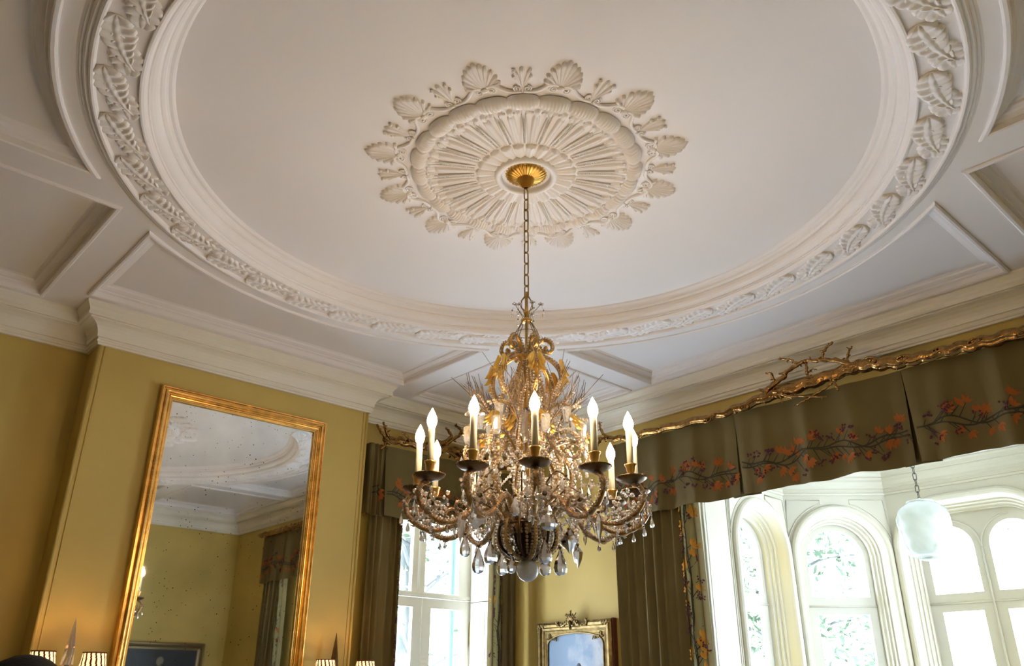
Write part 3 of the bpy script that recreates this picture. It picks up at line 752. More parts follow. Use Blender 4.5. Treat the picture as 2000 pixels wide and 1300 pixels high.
# lower basket in dark bronze
mb = MB()
for k in range(12):
    a = 2 * PI * k / 12
    mb.tube(spline([(*pol(.110, a), 2.245), (*pol(.122, a), 2.19), (*pol(.108, a), 2.135), (*pol(.064, a), 2.10), (*pol(.02, a), 2.098)], 5), .0065, 6)
    mb.grid(lambda u, v, a=a: ((.035 + .030 * u + .008 * sin(PI * v)) * cos(a + (v - .5) * .5 * sin(PI * min(1, u * .9 + .05))), (.035 + .030 * u + .008 * sin(PI * v)) * sin(a + (v - .5) * .5 * sin(PI * min(1, u * .9 + .05))), 2.115 + .135 * u), 7, 5)
mb.lathe([(.012, 2.255), (.045, 2.24), (.048, 2.16), (.055, 2.12), (.040, 2.098), (.012, 2.092)], 20)
mb.tube([(*pol(.117, 2 * PI * t / 30), 2.225) for t in range(30)], .005, 6, closed=True)
cz(mb).build('basket', mat('darkened_bronze', (.07, .04, .018), .4, 1.0), ch)
mb = MB(); mb.ball((0, 0, 2.048), .0455, ICO3); cz(mb).build('crystal_ball', ORBM, ch, label='cloudy round crystal ball')
# twelve candle arms
arm = MB(); bs = MB()
AP = [(.075, 2.19), (.120, 2.275), (.185, 2.318), (.245, 2.290), (.300, 2.235), (.365, 2.205), (.430, 2.212), (.488, 2.250), (.512, 2.300), (.498, 2.340), (.470, 2.355)]
P = spline([(r, 0, z) for r, z in AP], 6); arm.tube(P, .0105, 8)
SP = spline([(.335, 0, 2.212), (.300, 0, 2.225), (.285, 0, 2.262), (.305, 0, 2.292), (.335, 0, 2.288), (.343, 0, 2.266), (.328, 0, 2.256)], 5); arm.tube(SP, .006, 7)
for off in (-.0105, .0105): bs.beads([(p.x, off, p.z + .002) for p in P], .0070, .0130)
bs.beads([(p.x, 0, p.z + .011) for p in P[:50]], .0066, .0130)
bs.beads([(p.x, .006, p.z) for p in SP], .0062, .0118); bs.beads([(p.x, -.006, p.z) for p in SP], .0062, .0118)
for k in range(3):  # small bronze leaves on the arm
    r, z = ((.40, 2.205), (.47, 2.235), (.26, 2.275))[k]
    arm.grid(lambda u, v: (r + .05 * (u - .5), (v - .5) * .03 * sin(PI * u), z - .006 - .012 * sin(PI * u) * (1 - abs(v - .5))), 7, 5)
arm_m = arm.mesh('arm', mat('worn_gilt_bronze', (.44, .25, .09), .32, 1.0, vary=.3, vscale=40)); bs_m = bs.mesh('bead_string', BEAD)
pan = MB(); pan.lathe([(.006, 2.352), (.016, 2.358), (.030, 2.360), (.048, 2.366), (.061, 2.376), (.064, 2.383), (.061, 2.384), (.046, 2.374), (.028, 2.369), (.010, 2.368)], 28)
for k in range(14): pan.ball((.061 * cos(2 * PI * k / 14), .061 * sin(2 * PI * k / 14), 2.380), .0048)
cup = MB(); cup.lathe([(.011, 2.366), (.021, 2.372), (.021, 2.377), (.014, 2.383), (.013, 2.396), (.018, 2.408), (.020, 2.424), (.0245, 2.430), (.0245, 2.436), (.019, 2.438)], 20)
cdl = MB(); cdl.lathe([(.0135, 2.434), (.0135, 2.573), (.0125, 2.576), (.006, 2.577)], 18)
bl = MB(); bl.lathe([(.0095, 2.572), (.0145, 2.580), (.0192, 2.593), (.0205, 2.604), (.0186, 2.618), (.0130, 2.633), (.0062, 2.647), (.0025, 2.655), (.0001, 2.659)], 18)
pan_m = pan.mesh('drip_pan', BRONZE); cup_m = cup.mesh('candle_cup', BRASS); cdl_m = cdl.mesh('candle_sleeve', CANDLE); bl_m = bl.mesh('bulb', BULBM)
flw_m = []
for q, (r, y, z) in enumerate(((.505, .0, 2.305), (.46, .035, 2.262), (.40, -.030, 2.262))):
    flw = MB(); ctr = MB()
    for t in range(7): flw.ball((r + .013 * (t % 2), y + .020 * cos(2 * PI * t / 7), z + .020 * sin(2 * PI * t / 7)), .0098, ICO1)
    flw.ball((r + .015, y, z), .0075, ICO1); ctr.ball((r + .003, y, z), .0115)
    flw_m += [('crystal_flower', flw.mesh('crystal_flower', BEAD)), ('flower_centre', ctr.mesh('flower_centre', BRONZE))]
flw = MB()
for t in range(16): flw.ball((.43 + random.uniform(-.05, .06), random.uniform(-.035, .035), 2.30 + random.uniform(-.06, .045)), random.uniform(.006, .0105), ICO1)
flw_m.append(('crystal_cluster', flw.mesh('crystal_cluster', BEAD)))
drp = []
for (r, y, zt, L, rr, kind) in ((.525, .0, 2.275, .050, .0095, 'd'), (.495, .022, 2.235, .042, .0085, 'd'), (.44, -.02, 2.198, .036, .008, 'd'), (.39, .018, 2.192, .034, .008, 'd'), (.30, .0, 2.222, .050, .009, 's'), (.46, -.030, 2.300, .052, .0095, 'd')):
    b = MB(); b.tube([(r, y, zt + .012), (r, y, zt - .002)], .0012, 4); b.ball((r, y, zt + .003), .004)
    (b.drop if kind == 'd' else b.spear)((r, y, zt), L, rr, 7); drp.append(b.mesh('crystal_drop', CRYS))
for k in range(12):
    a = math.radians(227.4 + 2.5) + 2 * PI * k / 12
    o = link('candle_arm', arm_m, ch, (0, 0, -Z0), a)
    link('bead_string', bs_m, o)
    for n_, m_ in flw_m: link(n_, m_, o)
    for n_, m_ in (('drip_pan', pan_m), ('candle_cup', cup_m), ('candle_sleeve', cdl_m), ('bulb', bl_m)): link(n_, m_, o, (.465, 0, 0), 0)
    for d in drp: link('crystal_drop', d, o)
# large hung rock crystals
PEND = [((-.092, -.214, 2.22), .090, .030, 'd'), ((-.227, .046, 2.07), .093, .0223, 'd'), ((-.08, .141, 2.127), .086, .026, 'd'), ((-.115, -.03, 2.057), .061, .0183, 'd'), ((-.019, -.119, 2.107), .086, .0256, 'd'), ((-.01, -.195, 2.059), .090, .0235, 'd'), ((.189, -.106, 2.108), .081, .0181, 's'),
        ((-.332, .034, 2.183), .111, .0141, 's'), ((.031, -.368, 2.176), .099, .0139, 's'), ((-.352, -.084, 2.194), .066, .033, 'k'), ((.054, -.186, 2.146), .082, .028, 'k'), ((-.156, .076, 2.413), .108, .0151, 's'), ((-.023, .157, 2.449), .054, .0124, 'd'),
        ((.20, .10, 2.10), .085, .022, 'd'), ((.06, .22, 2.10), .085, .022, 'd'), ((.16, .25, 2.16), .09, .015, 's'), ((-.17, .20, 2.15), .08, .02, 'd'), ((.26, -.02, 2.15), .09, .015, 's'), ((-.20, -.14, 2.26), .07, .018, 'd'), ((.10, -.24, 2.27), .07, .018, 'd')]
for (x, y, z), L, R, kd in PEND:
    L *= 1.14; R *= 1.16; b = MB(); zt = z + L / 2 - Z0
    if kd == 'd': b.drop((x, y, zt), L, R, 9)
    elif kd == 's': b.spear((x, y, zt), L, R, 6)
    else: b.lathe([(R * .2, 0), (R, -.45 * L), (R * .9, -.55 * L), (1e-6, -L)], 4, (x, y, zt), None, False, .6)
    o = b.build('crystal_pendant', ROCK, ch)
    wv = MB(); q = Vector((x, y, 0)); rr = q.length
    wv.ball((x, y, zt + .004), .0085); wv.tube([(x, y, zt), (x, y, zt + .02), (x * .9, y * .9, zt + .055)], .0016, 4); wv.build('hanger', BRONZE, o)
# beaded swags between arms and body, and a loose cluster of small crystals over the body
rs = random.Random(5)
b = 2 * PI / 12
swm = []
for P in ([(*pol(.20, 0), 2.50), (*pol(.23, b * .5), 2.44), (*pol(.20, b), 2.50)], [(*pol(.11, 0), 2.76), (*pol(.15, 0), 2.66), (*pol(.19, 0), 2.55), (*pol(.225, 0), 2.48)], [(*pol(.17, 0), 2.42), (*pol(.21, 0), 2.35), (*pol(.19, 0), 2.27), (*pol(.15, 0), 2.23)]):
    q = MB(); q.beads(spline(P, 6), .0070, .0134); swm.append(cz(q).mesh('bead_swag', BEAD))
bst = MB(); bst.beads(spline([(.108, 0, 2.24), (.119, 0, 2.19), (.103, 0, 2.14), (.064, 0, 2.108)], 5), .0072, .0155); bst = cz(bst).mesh('bead_string', BEAD)
cm = []
for v in range(3):
    q = MB()
    for t in range(15):
        r = rs.uniform(.12, .30); th = rs.uniform(0, .52); q.ball((*pol(r, th), rs.uniform(2.23, 2.46)), rs.uniform(.006, .0115))
    cm.append(cz(q).mesh('crystal_cluster', BEAD))
dm = []
for L, R in ((.036, .008), (.044, .0095), (.050, .011)):
    q = MB(); q.drop((0, 0, 0), L, R, 7); q.ball((0, 0, .004), .004); dm.append(q.mesh('small_drop', CRYS))
for k in range(12):
    a = 2 * PI * k / 12 + .1
    for m_ in swm: link('bead_swag', m_, ch, (0, 0, 0), a)
    link('bead_string', bst, ch, (0, 0, 0), 2 * PI * (k + .5) / 12)
    link('crystal_cluster', cm[k % 3], ch, (0, 0, 0), a)
    for t in range(3): link('small_drop', dm[t], ch, (*pol(rs.uniform(.14, .30), a + rs.uniform(0, .5)), rs.uniform(.24, .45)), rs.uniform(0, 6))
mb = MB()
for k in range(24):
    a = 2 * PI * k / 24 + .05; z = 2.30 + .05 * (k % 3); r = .20 + .03 * (k % 2)
    mb.tube(spline([(*pol(.10, a), z - .05), (*pol(r * .8, a + .1), z + .02), (*pol(r, a + .2), z)], 4), .004, 5)
    mb.ball((*pol(r, a + .2), z), .009)
cz(mb).build('inner_stems', BRONZE, ch)

# ------------------------------------------------------------------ mirror over the mantel
mir = thing('wall_mirror', 'tall gilt framed foxed mirror on the yellow chimney breast', 'mirror', (.02, YB, 1.37))
def rect_frame(mb, x0, x1, z0, z1, prof, y, close_bottom=True):
    # prof: (inset, depth towards the room)
    V = []; k = len(prof)
    for cx_, cz_, sx, sz in ((x0, z0, 1, 1), (x1, z0, -1, 1), (x1, z1, -1, -1), (x0, z1, 1, -1)):
        for o, d in prof: V.append((cx_ + sx * o, y - d, cz_ + sz * o))
    F = []
    for i in range(4):
        j = (i + 1) % 4
        for q in range(k - 1): F.append((i * k + q, i * k + q + 1, j * k + q + 1, j * k + q))
    mb.add(V, F, False)
FPM = [(0, 0), (0, .045), (.006, .055), (.014, .055), (.018, .046), (.024, .046), (.028, .060), (.036, .066), (.046, .064), (.050, .050), (.055, .050), (.058, .044), (.064, .048), (.070, .046), (.072, .036), (.078, .036), (.082, .030), (.088, .030), (.092, .018), (.094, .012)]
mb = MB(); rect_frame(mb, -.63, .63, 0, 2.11, FPM, 0); mb.build('mirror_frame', GOLD, mir)
mb = MB(); mb.smooth = False; mb.add([(-.545, -.014, .085), (.545, -.014, .085), (.545, -.014, 2.025), (-.545, -.014, 2.025)], [(0, 1, 2, 3)]); mb.build('mirror_glass', MIRR, mir)

# mantel shelf below the frame of the photograph
mt = thing('mantelpiece', 'pale marble mantel shelf below the gilt mirror', 'mantelpiece', (0, YB, 0))
mb = MB(); mb.bb((-1.30, -.42, 1.29), (1.30, 0, 1.335)); mb.bb((-1.26, -.38, 1.25), (1.26, 0, 1.29)); mb.build('shelf', MARBLE, mt)
for sx in (-1, 1): mb = MB(); mb.bb((min(sx * .72, sx * 1.0), -.22, 0), (max(sx * .72, sx * 1.0), 0, 1.25)); mb.build('jamb', MARBLE, mt)
mb = MB(); mb.bb((-.72, -.20, 1.0), (.72, 0, 1.25)); mb.build('lintel', MARBLE, mt)
def mantel_lamp(x, y, label, flip):
    t = thing('mantel_lamp', label, 'lamp', (x, y, 1.335), 0, 'striped shade lamps on the mantel')
    b = MB(); b.lathe([(.045, 0), (.045, .012), (.02, .025), (.010, .06), (.014, .10), (.010, .14), (.010, .25), (.018, .262), (.012, .275), (.012, .36)], 18); b.build('lamp_stem', BRASS, t)
    s = MB(); n = 120
    for ring_ in range(1):
        V = []; top, bot, z1, z0 = .060, .078, .452, .330
        for i in range(9):
            u = i / 8
            for k in range(n):
                a = 2 * PI * k / n; r = (bot + (top - bot) * u) * (1 + .012 * (k % 2)); V.append((r * cos(a), r * sin(a), z0 + (z1 - z0) * u))
        o = len(s.v); s.v += V
        for i in range(8):
            for k in range(n):
                s.f.append((i * n + k, i * n + (k + 1) % n, (i + 1) * n + (k + 1) % n, (i + 1) * n + k)); s.sm.append(False)
                s.mi.append(1 if (k + (i * i) // 16) % 8 in (0, 1, 2) else 0)
    s.build('lamp_shade', [SHADE, SHADER], t)
    tr = MB(); tr.tube([(.0615 * cos(2 * PI * k / 40), .0615 * sin(2 * PI * k / 40), .452) for k in range(40)], .0035, 6, closed=True); tr.tube([(.0795 * cos(2 * PI * k / 40), .0795 * sin(2 * PI * k / 40), .330) for k in range(40)], .0035, 6, closed=True); tr.build('shade_trim', SHADER, t)
    bb_ = MB(); bb_.ball((0, 0, .385), .018, ICO2, (1, 1, 1.4)); bb_.build('lamp_bulb', mat('small_warm_bulb', (1, .8, .5), .3, emit=160, ecol=(1, .62, .25)), t)
    return t
mantel_lamp(-1.016, 2.78, 'striped shade lamp at the mantel end, half hidden by the dark haired head', 0)
mantel_lamp(-.748, 2.78, 'striped shade lamp against the mirror frame, beside the clear obelisk', 0)
mantel_lamp(.748, 2.78, 'striped shade lamp in front of the mirror beside the beaded obelisk', 0)
mantel_lamp(1.07, 2.78, 'striped shade lamp at the mantel end beside the olive curtain', 0)
def obelisk(x, y, label, m, beaded):
    t = thing('obelisk', label, 'obelisk', (x, y, 1.335), .5)
    b = MB(); b.bb((-.04, -.04, 0), (.04, .04, .05)); b.bb((-.028, -.028, .05), (.028, .028, .28)); b.bb((-.034, -.034, .28), (.034, .034, .30)); b.build('obelisk_base', MARBLE, t)
    b = MB(); b.lathe([(.034, .385), (.020, .50), (.001, .635)], 4, (0, 0, 0), None, False, PI / 4); b.lathe([(.012, .30), (.020, .34), (.012, .385)], 12); b.build('spire', m, t)
    if beaded:
        b = MB(); b.beads([(.024, 0, .385), (.0, 0, .632)], .0045, .010); b.build('bead_edge', BEAD, t)
obelisk(-.885, 2.78, 'clear crystal obelisk between the two striped lamps on the mantel', CRYS, False)
obelisk(.868, 2.865, 'beaded obelisk standing on the mantel near the olive curtain end', BRONZE, True)

# ------------------------------------------------------------------ embroidery
def flat_leaf(mb, o, u, v, L, w):
    # pointed leaf lying in the plane spanned by u, v; slightly padded
    n = u.cross(v); P = [o]
    prof = ((.2, .55), (.42, 1.0), (.68, .72), (1.0, 0))
    up = [o + u * (L * a) + v * (w * b) for a, b in prof[:3]]; dn = [o + u * (L * a) - v * (w * b) for a, b in prof[:3]]
    tip = o + u * L; m = o + u * (L * .5) + n * .0025
    ring_ = [o] + dn + [tip] + up[::-1]
    V = [tuple(p) for p in ring_] + [tuple(m)]
    k = len(ring_); mb.add(V, [(i, (i + 1) % k, k) for i in range(k)], False)
def embroider(surf, s0, s1, tmid, amp, seed, vertical=False, amber=False, dens=1.0):
    # surf(s, t, lift) -> point; s runs along the vine, t across
    rs = random.Random(seed); st = MB(); lo = MB(); be = MB()
    n = max(8, int(abs(s1 - s0) / .02))
    ph = rs.uniform(0, 6)
    for q in range(2):
        P = []
        for i in range(n + 1):
            s = s0 + (s1 - s0) * i / n; x = (s - s0)
            t = tmid + amp * (.55 * sin(9.5 * x + ph + q * 1.9) + .25 * sin(23 * x + q * 2.3)) * (1 if q == 0 else -.7)
            P.append((s, t))
        for i in range(n):
            a, b = P[i], P[i + 1]; d = Vector((b[0] - a[0], b[1] - a[1])); nn = Vector((-d.y, d.x)).normalized() * .0050
            st.add([surf(a[0] + nn.x, a[1] + nn.y, .003), surf(a[0] - nn.x, a[1] - nn.y, .003), surf(b[0] - nn.x, b[1] - nn.y, .003), surf(b[0] + nn.x, b[1] + nn.y, .003)], [(0, 1, 2, 3)], False)
        i = 2
        while i < n - 2:
            sg = rs.choice((-1, 1)); a = P[i]; ang = rs.uniform(.6, 1.2) * sg; L = rs.uniform(.045, .10)
            dirv = Vector((cos(ang), sin(ang))) * (1 if s1 > s0 else -1); e = (a[0] + dirv.x * L, a[1] + dirv.y * L)
            e = (min(max(e[0], min(s0, s1) + .02), max(s0, s1) - .02), e[1])
            nn = Vector((-dirv.y, dirv.x)) * .0034
            st.add([surf(a[0] + nn.x, a[1] + nn.y, .003), surf(a[0] - nn.x, a[1] - nn.y, .003), surf(e[0] - nn.x * .6, e[1] - nn.y * .6, .003), surf(e[0] + nn.x * .6, e[1] + nn.y * .6, .003)], [(0, 1, 2, 3)], False)
            kind = rs.random()
            o = Vector(surf(e[0], e[1], .003)); U = (Vector(surf(e[0] + .001, e[1], .003)) - o).normalized(); Vv = (Vector(surf(e[0], e[1] + .001, .003)) - o).normalized()
            base = math.atan2(dirv.y, dirv.x)
            if kind < .62:
                for t in (-1.0, -.5, 0, .5, 1.0) if rs.random() < .5 else (-.75, 0, .75):
                    aa = base + t; d1 = U * cos(aa) + Vv * sin(aa); d2 = U * -sin(aa) + Vv * cos(aa); flat_leaf(lo, o, d1, d2, rs.uniform(.040, .062), rs.uniform(.010, .0145))
            else:
                for t in range(7):
                    aa = base + rs.uniform(-1.3, 1.3); rr = rs.uniform(.008, .042); c = o + U * (cos(aa) * rr) + Vv * (sin(aa) * rr); be.ball(c, .0072, None, (1, 1, 1))
            i += rs.choice((1, 2, 2, 3)) if dens >= 1 else rs.choice((4, 5))
    return st, lo, be

# ------------------------------------------------------------------ valances
def valance(front, depth, segs, ends, axis, label, zt=3.43, zb=2.84, seed=1):
    # axis 'x': front plane is x=front, runs along y; axis 'y': front plane y=front, runs along x
    t = thing('valance', label, 'valance', (0, 0, 0))
    def pt(s, z, d): return (front + d, s, z) if axis == 'x' else (s, front + d, z)
    for i, (s0, s1) in enumerate(segs):
        rs = random.Random(seed * 10 + i); ph = rs.uniform(0, 6)
        def wave(s, z, ph=ph, s0=s0, s1=s1):
            u = (s - s0) / (s1 - s0); low = (zt - z) / (zt - zb)
            return (.009 + .011 * low) * sin(u * 19 + ph + 1.2 * sin(u * 7 + ph)) + .007 * sin(u * 47 + ph) * (.35 + .65 * low) - .012 * sin(PI * u) * low
        g = .020
        def edge(u, low, s0=s0, s1=s1, i=i):
            a, b = s0, s1; sg = 1 if b > a else -1
            ga = (g * low if i > 0 else 0) * sg; gb = (g * low if i < len(segs) - 1 else 0) * sg
            return a + ga + (b - gb - a - ga) * u
        mb = MB()
        def fn(u, v):
            s = edge(u, 1 - v); z = zb + (zt - zb) * v
            z += (.012 * sin(u * 17 + ph)) * (1 - v) * .6
            return pt(s, z, wave(s, z))
        mb.grid(fn, 70, 12)
        # turned-back pleat flaps at the seams and returns at the ends
        for u in (0, 1):
            isend = (i == 0 and u == 0) or (i == len(segs) - 1 and u == 1)
            sg = 1 if s1 > s0 else -1
            D = depth if isend else .055; inw = 0 if isend else (.09 * sg * (1 if u == 0 else -1))
            def fr(a, v, u=u, D=D, inw=inw):
                s = edge(u, 1 - v); z = zb + (zt - zb) * v
                z += (.012 * sin(u * 17 + ph)) * (1 - v) * .6
                return pt(s + inw * a, z, wave(s, z) * (1 - a) + D * a)
            mb.grid(fr, 6, 12)
        pn = mb.build('valance_panel', FAB, t)
        surf = lambda s, tt, lift: pt(s, tt, wave(s, tt) - lift)
        a, b = (s0 + .03 * (1 if s1 > s0 else -1), s1 - .03 * (1 if s1 > s0 else -1))
        st, lo, be = embroider(surf, a, b, 3.035, .062, seed * 7 + i)
        st.build('vine_pattern', STEM, pn); lo.build('leaf_pattern', ORANGE, pn); be.build('berry_pattern', PLUM, pn)
    # underlay behind the pleats
    for (s0, s1), (q0, q1) in zip(segs, segs[1:]):
        mb = MB(); sg = 1 if s1 > s0 else -1
        mb.grid(lambda u, v: pt(s1 + (u - .5) * .22, zb + .005 + (zt - zb - .01) * v, .060 + .008 * cos(u * 2 * PI)), 12, 6); mb.build('pleat_underlay', FAB, t)
    mb = MB(); s0, s1 = min(ends), max(ends)
    if axis == 'x': mb.bb((front + .015, s0 + .01, zt - .03), (front + depth, s1 - .01, zt))
    else: mb.bb((s0 + .01, front + .015, zt - .03), (s1 - .01, front + depth, zt))
    mb.build('pelmet_board', FAB, t)
    return t
valance(2.60, XE - 2.60 - .003, [(1.755, .560), (.560, -.645), (-.645, -1.845)], (1.755, -1.845), 'x', 'long olive valance embroidered with a leafy vine across the bay opening', seed=1)
valance(2.95, YN - 2.95 - .003, [(1.085, 1.235), (1.235, 2.62), (2.62, 2.77)], (1.085, 2.77), 'y', 'short olive valance embroidered with a leafy vine above the french door', zt=3.42, zb=2.855, seed=4)

# ------------------------------------------------------------------ gilded branch poles
def twig(pts3, r0, r1, seed, nub=True):
    rs = random.Random(seed); mb = MB(); P = spline(pts3, 5); N = len(P)
    rad = [(r0 + (r1 - r0) * i / (N - 1)) * (1 + .18 * sin(i * 1.9 + seed)) for i in range(N)]
    P = [p + Vector((rs.uniform(-1, 1), rs.uniform(-1, 1), rs.uniform(-1, 1))) * (.004 if 0 < i < N - 1 else 0) for i, p in enumerate(P)]
    mb.tube(P, rad, 8)
    mb.ball(P[-1], rad[-1] * 1.15)
    if nub:
        for i in range(3, N - 1, 5):
            d = Vector((rs.uniform(-1, 1), rs.uniform(-1, 1), rs.uniform(-1, 1))).normalized(); mb.tube([P[i], P[i] + d * rad[i] * 2.6], [rad[i] * .7, rad[i] * .45], 6); mb.ball(P[i] + d * rad[i] * 2.6, rad[i] * .5)
    return mb
def trunk(pts, rads, seed, face):
    rs = random.Random(seed); mb = MB(); P = spline(pts, 14); N = len(P)
    R = []
    for i in range(N):
        u = i / (N - 1) * (len(rads) - 1); k = min(int(u), len(rads) - 2); f = u - k; R.append(rads[k] * (1 - f) + rads[k + 1] * f)
    P = [p + Vector((0, 0, .006 * sin(i * .7 + seed))) for i, p in enumerate(P)]
    mb.tube(P, R, 36, wob=lambda i, a: 1 + .07 * sin(5 * a + i * .05 + seed) + .06 * sin(9 * a - i * .07) + .05 * sin(i * .55 + a) + .04 * sin(i * 1.7 + 3 * a))
    for i in range(6, N - 4, max(5, N // 14)):   # knots
        a = rs.uniform(-.7, .7); c = P[i] + face * (R[i] * .95 * cos(a)) + Vector((0, 0, R[i] * sin(a)))
        t = (P[i + 1] - P[i]).normalized(); up = face.cross(t)
        w = rs.uniform(.014, .024)
        mb.tube([c + t * (w * 1.5 * cos(q * PI / 8)) + up * (w * .75 * sin(q * PI / 8)) for q in range(16)], .0052, 6, closed=True); mb.ball(c, w * .5)
    for i in range(4, N - 2, 6):
        a = rs.uniform(0, 2 * PI); d = (face * cos(a) + Vector((0, 0, 1)) * sin(a)); mb.ball(P[i] + d * R[i] * .95, rs.uniform(.007, .013), ICO1, (1.3, 1.3, 1))
    return mb
t = thing('branch_pole', 'long gilded tree branch pole lying along the top of the bay valance', 'curtain pole')
X = 2.545
main = [(1.794, 3.50), (1.60, 3.462), (1.432, 3.445), (1.13, 3.440), (.758, 3.432), (.514, 3.440), (.245, 3.470), (.068, 3.478), (-.139, 3.488), (-.355, 3.505), (-.49, 3.500), (-.645, 3.465), (-.798, 3.453), (-.975, 3.450), (-1.143, 3.442), (-1.358, 3.440), (-1.60, 3.44), (-1.86, 3.45)]
trunk([(X, y, z) for y, z in main], [.015, .022, .024, .025, .026, .028, .036, .038, .036, .038, .042, .037, .034, .033, .034, .036, .034, .03], 3, Vector((-1, 0, 0))).build('branch_trunk', BARK, t)
ET = [([(.245, 3.47), (.22, 3.518), (.098, 3.566), (.058, 3.601), (-.053, 3.632), (-.082, 3.635)], .020, .011), ([(-.44, 3.50), (-.377, 3.525), (-.28, 3.583), (-.174, 3.608), (-.082, 3.635)], .020, .011), ([(-.064, 3.632), (-.013, 3.638), (.029, 3.673), (.074, 3.692), (.109, 3.703)], .010, .006), ([(.165, 3.545), (.179, 3.594), (.188, 3.619), (.22, 3.629)], .011, .006),
      ([(-.193, 3.605), (-.203, 3.651), (-.231, 3.682), (-.279, 3.707)], .011, .007), ([(-.349, 3.545), (-.37, 3.601), (-.403, 3.64)], .010, .006), ([(-.075, 3.626), (-.078, 3.574), (-.075, 3.535), (-.092, 3.519), (-.119, 3.506)], .010, .006), ([(-.081, 3.556), (-.11, 3.562), (-.143, 3.555)], .006, .004),
      ([(.245, 3.455), (.155, 3.455), (.11, 3.443), (.058, 3.402)], .012, .007), ([(.14, 3.45), (.101, 3.43), (.021, 3.412), (-.087, 3.379), (-.188, 3.353)], .010, .005), ([(-.31, 3.48), (-.253, 3.453), (-.199, 3.419), (-.1, 3.389), (-.035, 3.368), (.025, 3.349)], .012, .005), ([(-.282, 3.462), (-.253, 3.448), (-.258, 3.414), (-.265, 3.379)], .012, .007), ([(.156, 3.455), (.136, 3.427), (.13, 3.392)], .007, .004),
      ([(1.70, 3.48), (1.745, 3.53), (1.765, 3.60), (1.77, 3.63)], .014, .008), ([(1.76, 3.49), (1.80, 3.45), (1.81, 3.41)], .012, .007)]
for i, (P, r0, r1) in enumerate(ET): twig([(X - .012 - (.0 if q == 0 else .01), y, z) for q, (y, z) in enumerate(P)], r0, r1, i + 1).build('twig', BARK, t)
t = thing('branch_pole', 'short gilded tree branch pole lying along the top of the french door valance', 'curtain pole')
Y = 2.915
trunk([(x, Y, z) for x, z in ((1.184, 3.46), (1.344, 3.468), (1.519, 3.475), (1.651, 3.480), (1.797, 3.495), (1.967, 3.50), (2.2, 3.48), (2.45, 3.46), (2.68, 3.46))], [.020, .026, .028, .030, .036, .036, .030, .026, .016], 5, Vector((0, -1, 0))).build('branch_trunk', BARK, t)
NT = [([(1.201, 3.464), (1.165, 3.483), (1.127, 3.513), (1.097, 3.553)], .016, .009), ([(1.218, 3.482), (1.178, 3.532), (1.156, 3.585)], .014, .009), ([(1.194, 3.451), (1.184, 3.404), (1.152, 3.371)], .014, .009), ([(1.184, 3.404), (1.208, 3.378)], .010, .007), ([(1.425, 3.485), (1.396, 3.522), (1.344, 3.541)], .012, .007), ([(1.72, 3.495), (1.853, 3.607), (1.831, 3.651), (1.80, 3.673)], .016, .009), ([(1.80, 3.53), (1.923, 3.621), (1.972, 3.68), (1.94, 3.707), (1.899, 3.723)], .016, .009), ([(1.962, 3.674), (2.014, 3.672), (2.066, 3.658)], .012, .007), ([(1.787, 3.50), (1.92, 3.442), (1.962, 3.417), (2.013, 3.398)], .016, .010), ([(1.91, 3.448), (1.932, 3.404)], .010, .006)]
for i, (P, r0, r1) in enumerate(NT): twig([(x, Y - .012 - (.0 if q == 0 else .01), z) for q, (x, z) in enumerate(P)], r0, r1, i + 31).build('twig', BARK, t)

# ------------------------------------------------------------------ curtains
def curtain(p0, p1, n, amp, label, border_at, zt=2.93, bw=.075, out=None, seed=1):
    t = thing('curtain', label, 'curtain', (0, 0, 0))
    a = Vector((*p0, 0)); b = Vector((*p1, 0)); e = (b - a).normalized(); L = (b - a).length; nn = Vector((*out, 0)); rs = random.Random(seed)
    phs = [rs.uniform(-.5, .5) for _ in range(n + 1)]
    def off(u, z):
        x = u * n; k = min(int(x), n - 1); f = x - k; w = (1 - abs(sin(PI * (x + .15 * phs[k] + .03 * sin(z * 2 + k))) ) ** .8)
        return amp * (w - .5) * (1 + .25 * sin(k * 2.1)) * (.8 + .2 * (3 - z) / 3)
    mb = MB(); mb.grid(lambda u, v: tuple(a + e * (L * u + .006 * sin(u * 40 + v * 3)) + nn * off(u, v * zt) + Vector((0, 0, .01 + (zt - .01) * v))), n * 12, 14)
    cm = mb.build('curtain_cloth', FABC, t)
    # leading edge folded to show an embroidered band
    q = a if border_at == 0 else b; ee = -e if border_at == 0 else e
    def sf(s, tt, lift):   # s: height, t: across
        w = tt / bw; bulge = sin(PI * min(1, max(0, w))) * .020 + .012 * sin(s * 2.3) * w
        return tuple(q + ee * (tt * .85 - .012 + .006 * sin(s * 1.7)) + nn * (.012 + bulge + .02 * w - .03 * w * w + lift) + Vector((0, 0, s)))
    mb = MB(); mb.grid(lambda u, v: sf(.01 + (zt - .01) * v, bw * u, 0), 9, 40); bd = mb.build('curtain_border', BORD, t)
    st, lo, be = embroider(lambda s, tt, lift: sf(s, min(max(tt, .002), bw - .002), lift), .9, zt, bw * .5, .022, seed + 50)
    st.build('vine_pattern', STEM, bd); lo.build('leaf_pattern', AMBER if seed % 2 else ORANGE, bd); be.build('berry_pattern', PLUM, bd)
    # back fold beyond the band
    mb = MB(); mb.grid(lambda u, v: tuple(Vector(sf(.01 + (zt - .01) * v, bw, 0)) + ee * (.022 * u) - nn * (.05 * u - .02 * sin(PI * u))), 6, 16); mb.build('curtain_return', FABC, t)
curtain((2.70, 1.79), (2.70, 1.14), 7, .085, 'olive pleated curtain with flowered edge between the blue sky painting and the bay', 1, out=(-1, 0), seed=1, bw=.13)
curtain((2.70, -1.86), (2.70, -1.42), 5, .085, 'olive pleated curtain on the far side of the bay, seen in the gilt mirror', 1, out=(-1, 0), seed=2)
curtain((1.16, 3.02), (1.475, 3.02), 5, .07, 'olive pleated curtain hanging beside the yellow chimney breast', 1, out=(0, -1), seed=4, bw=.02)
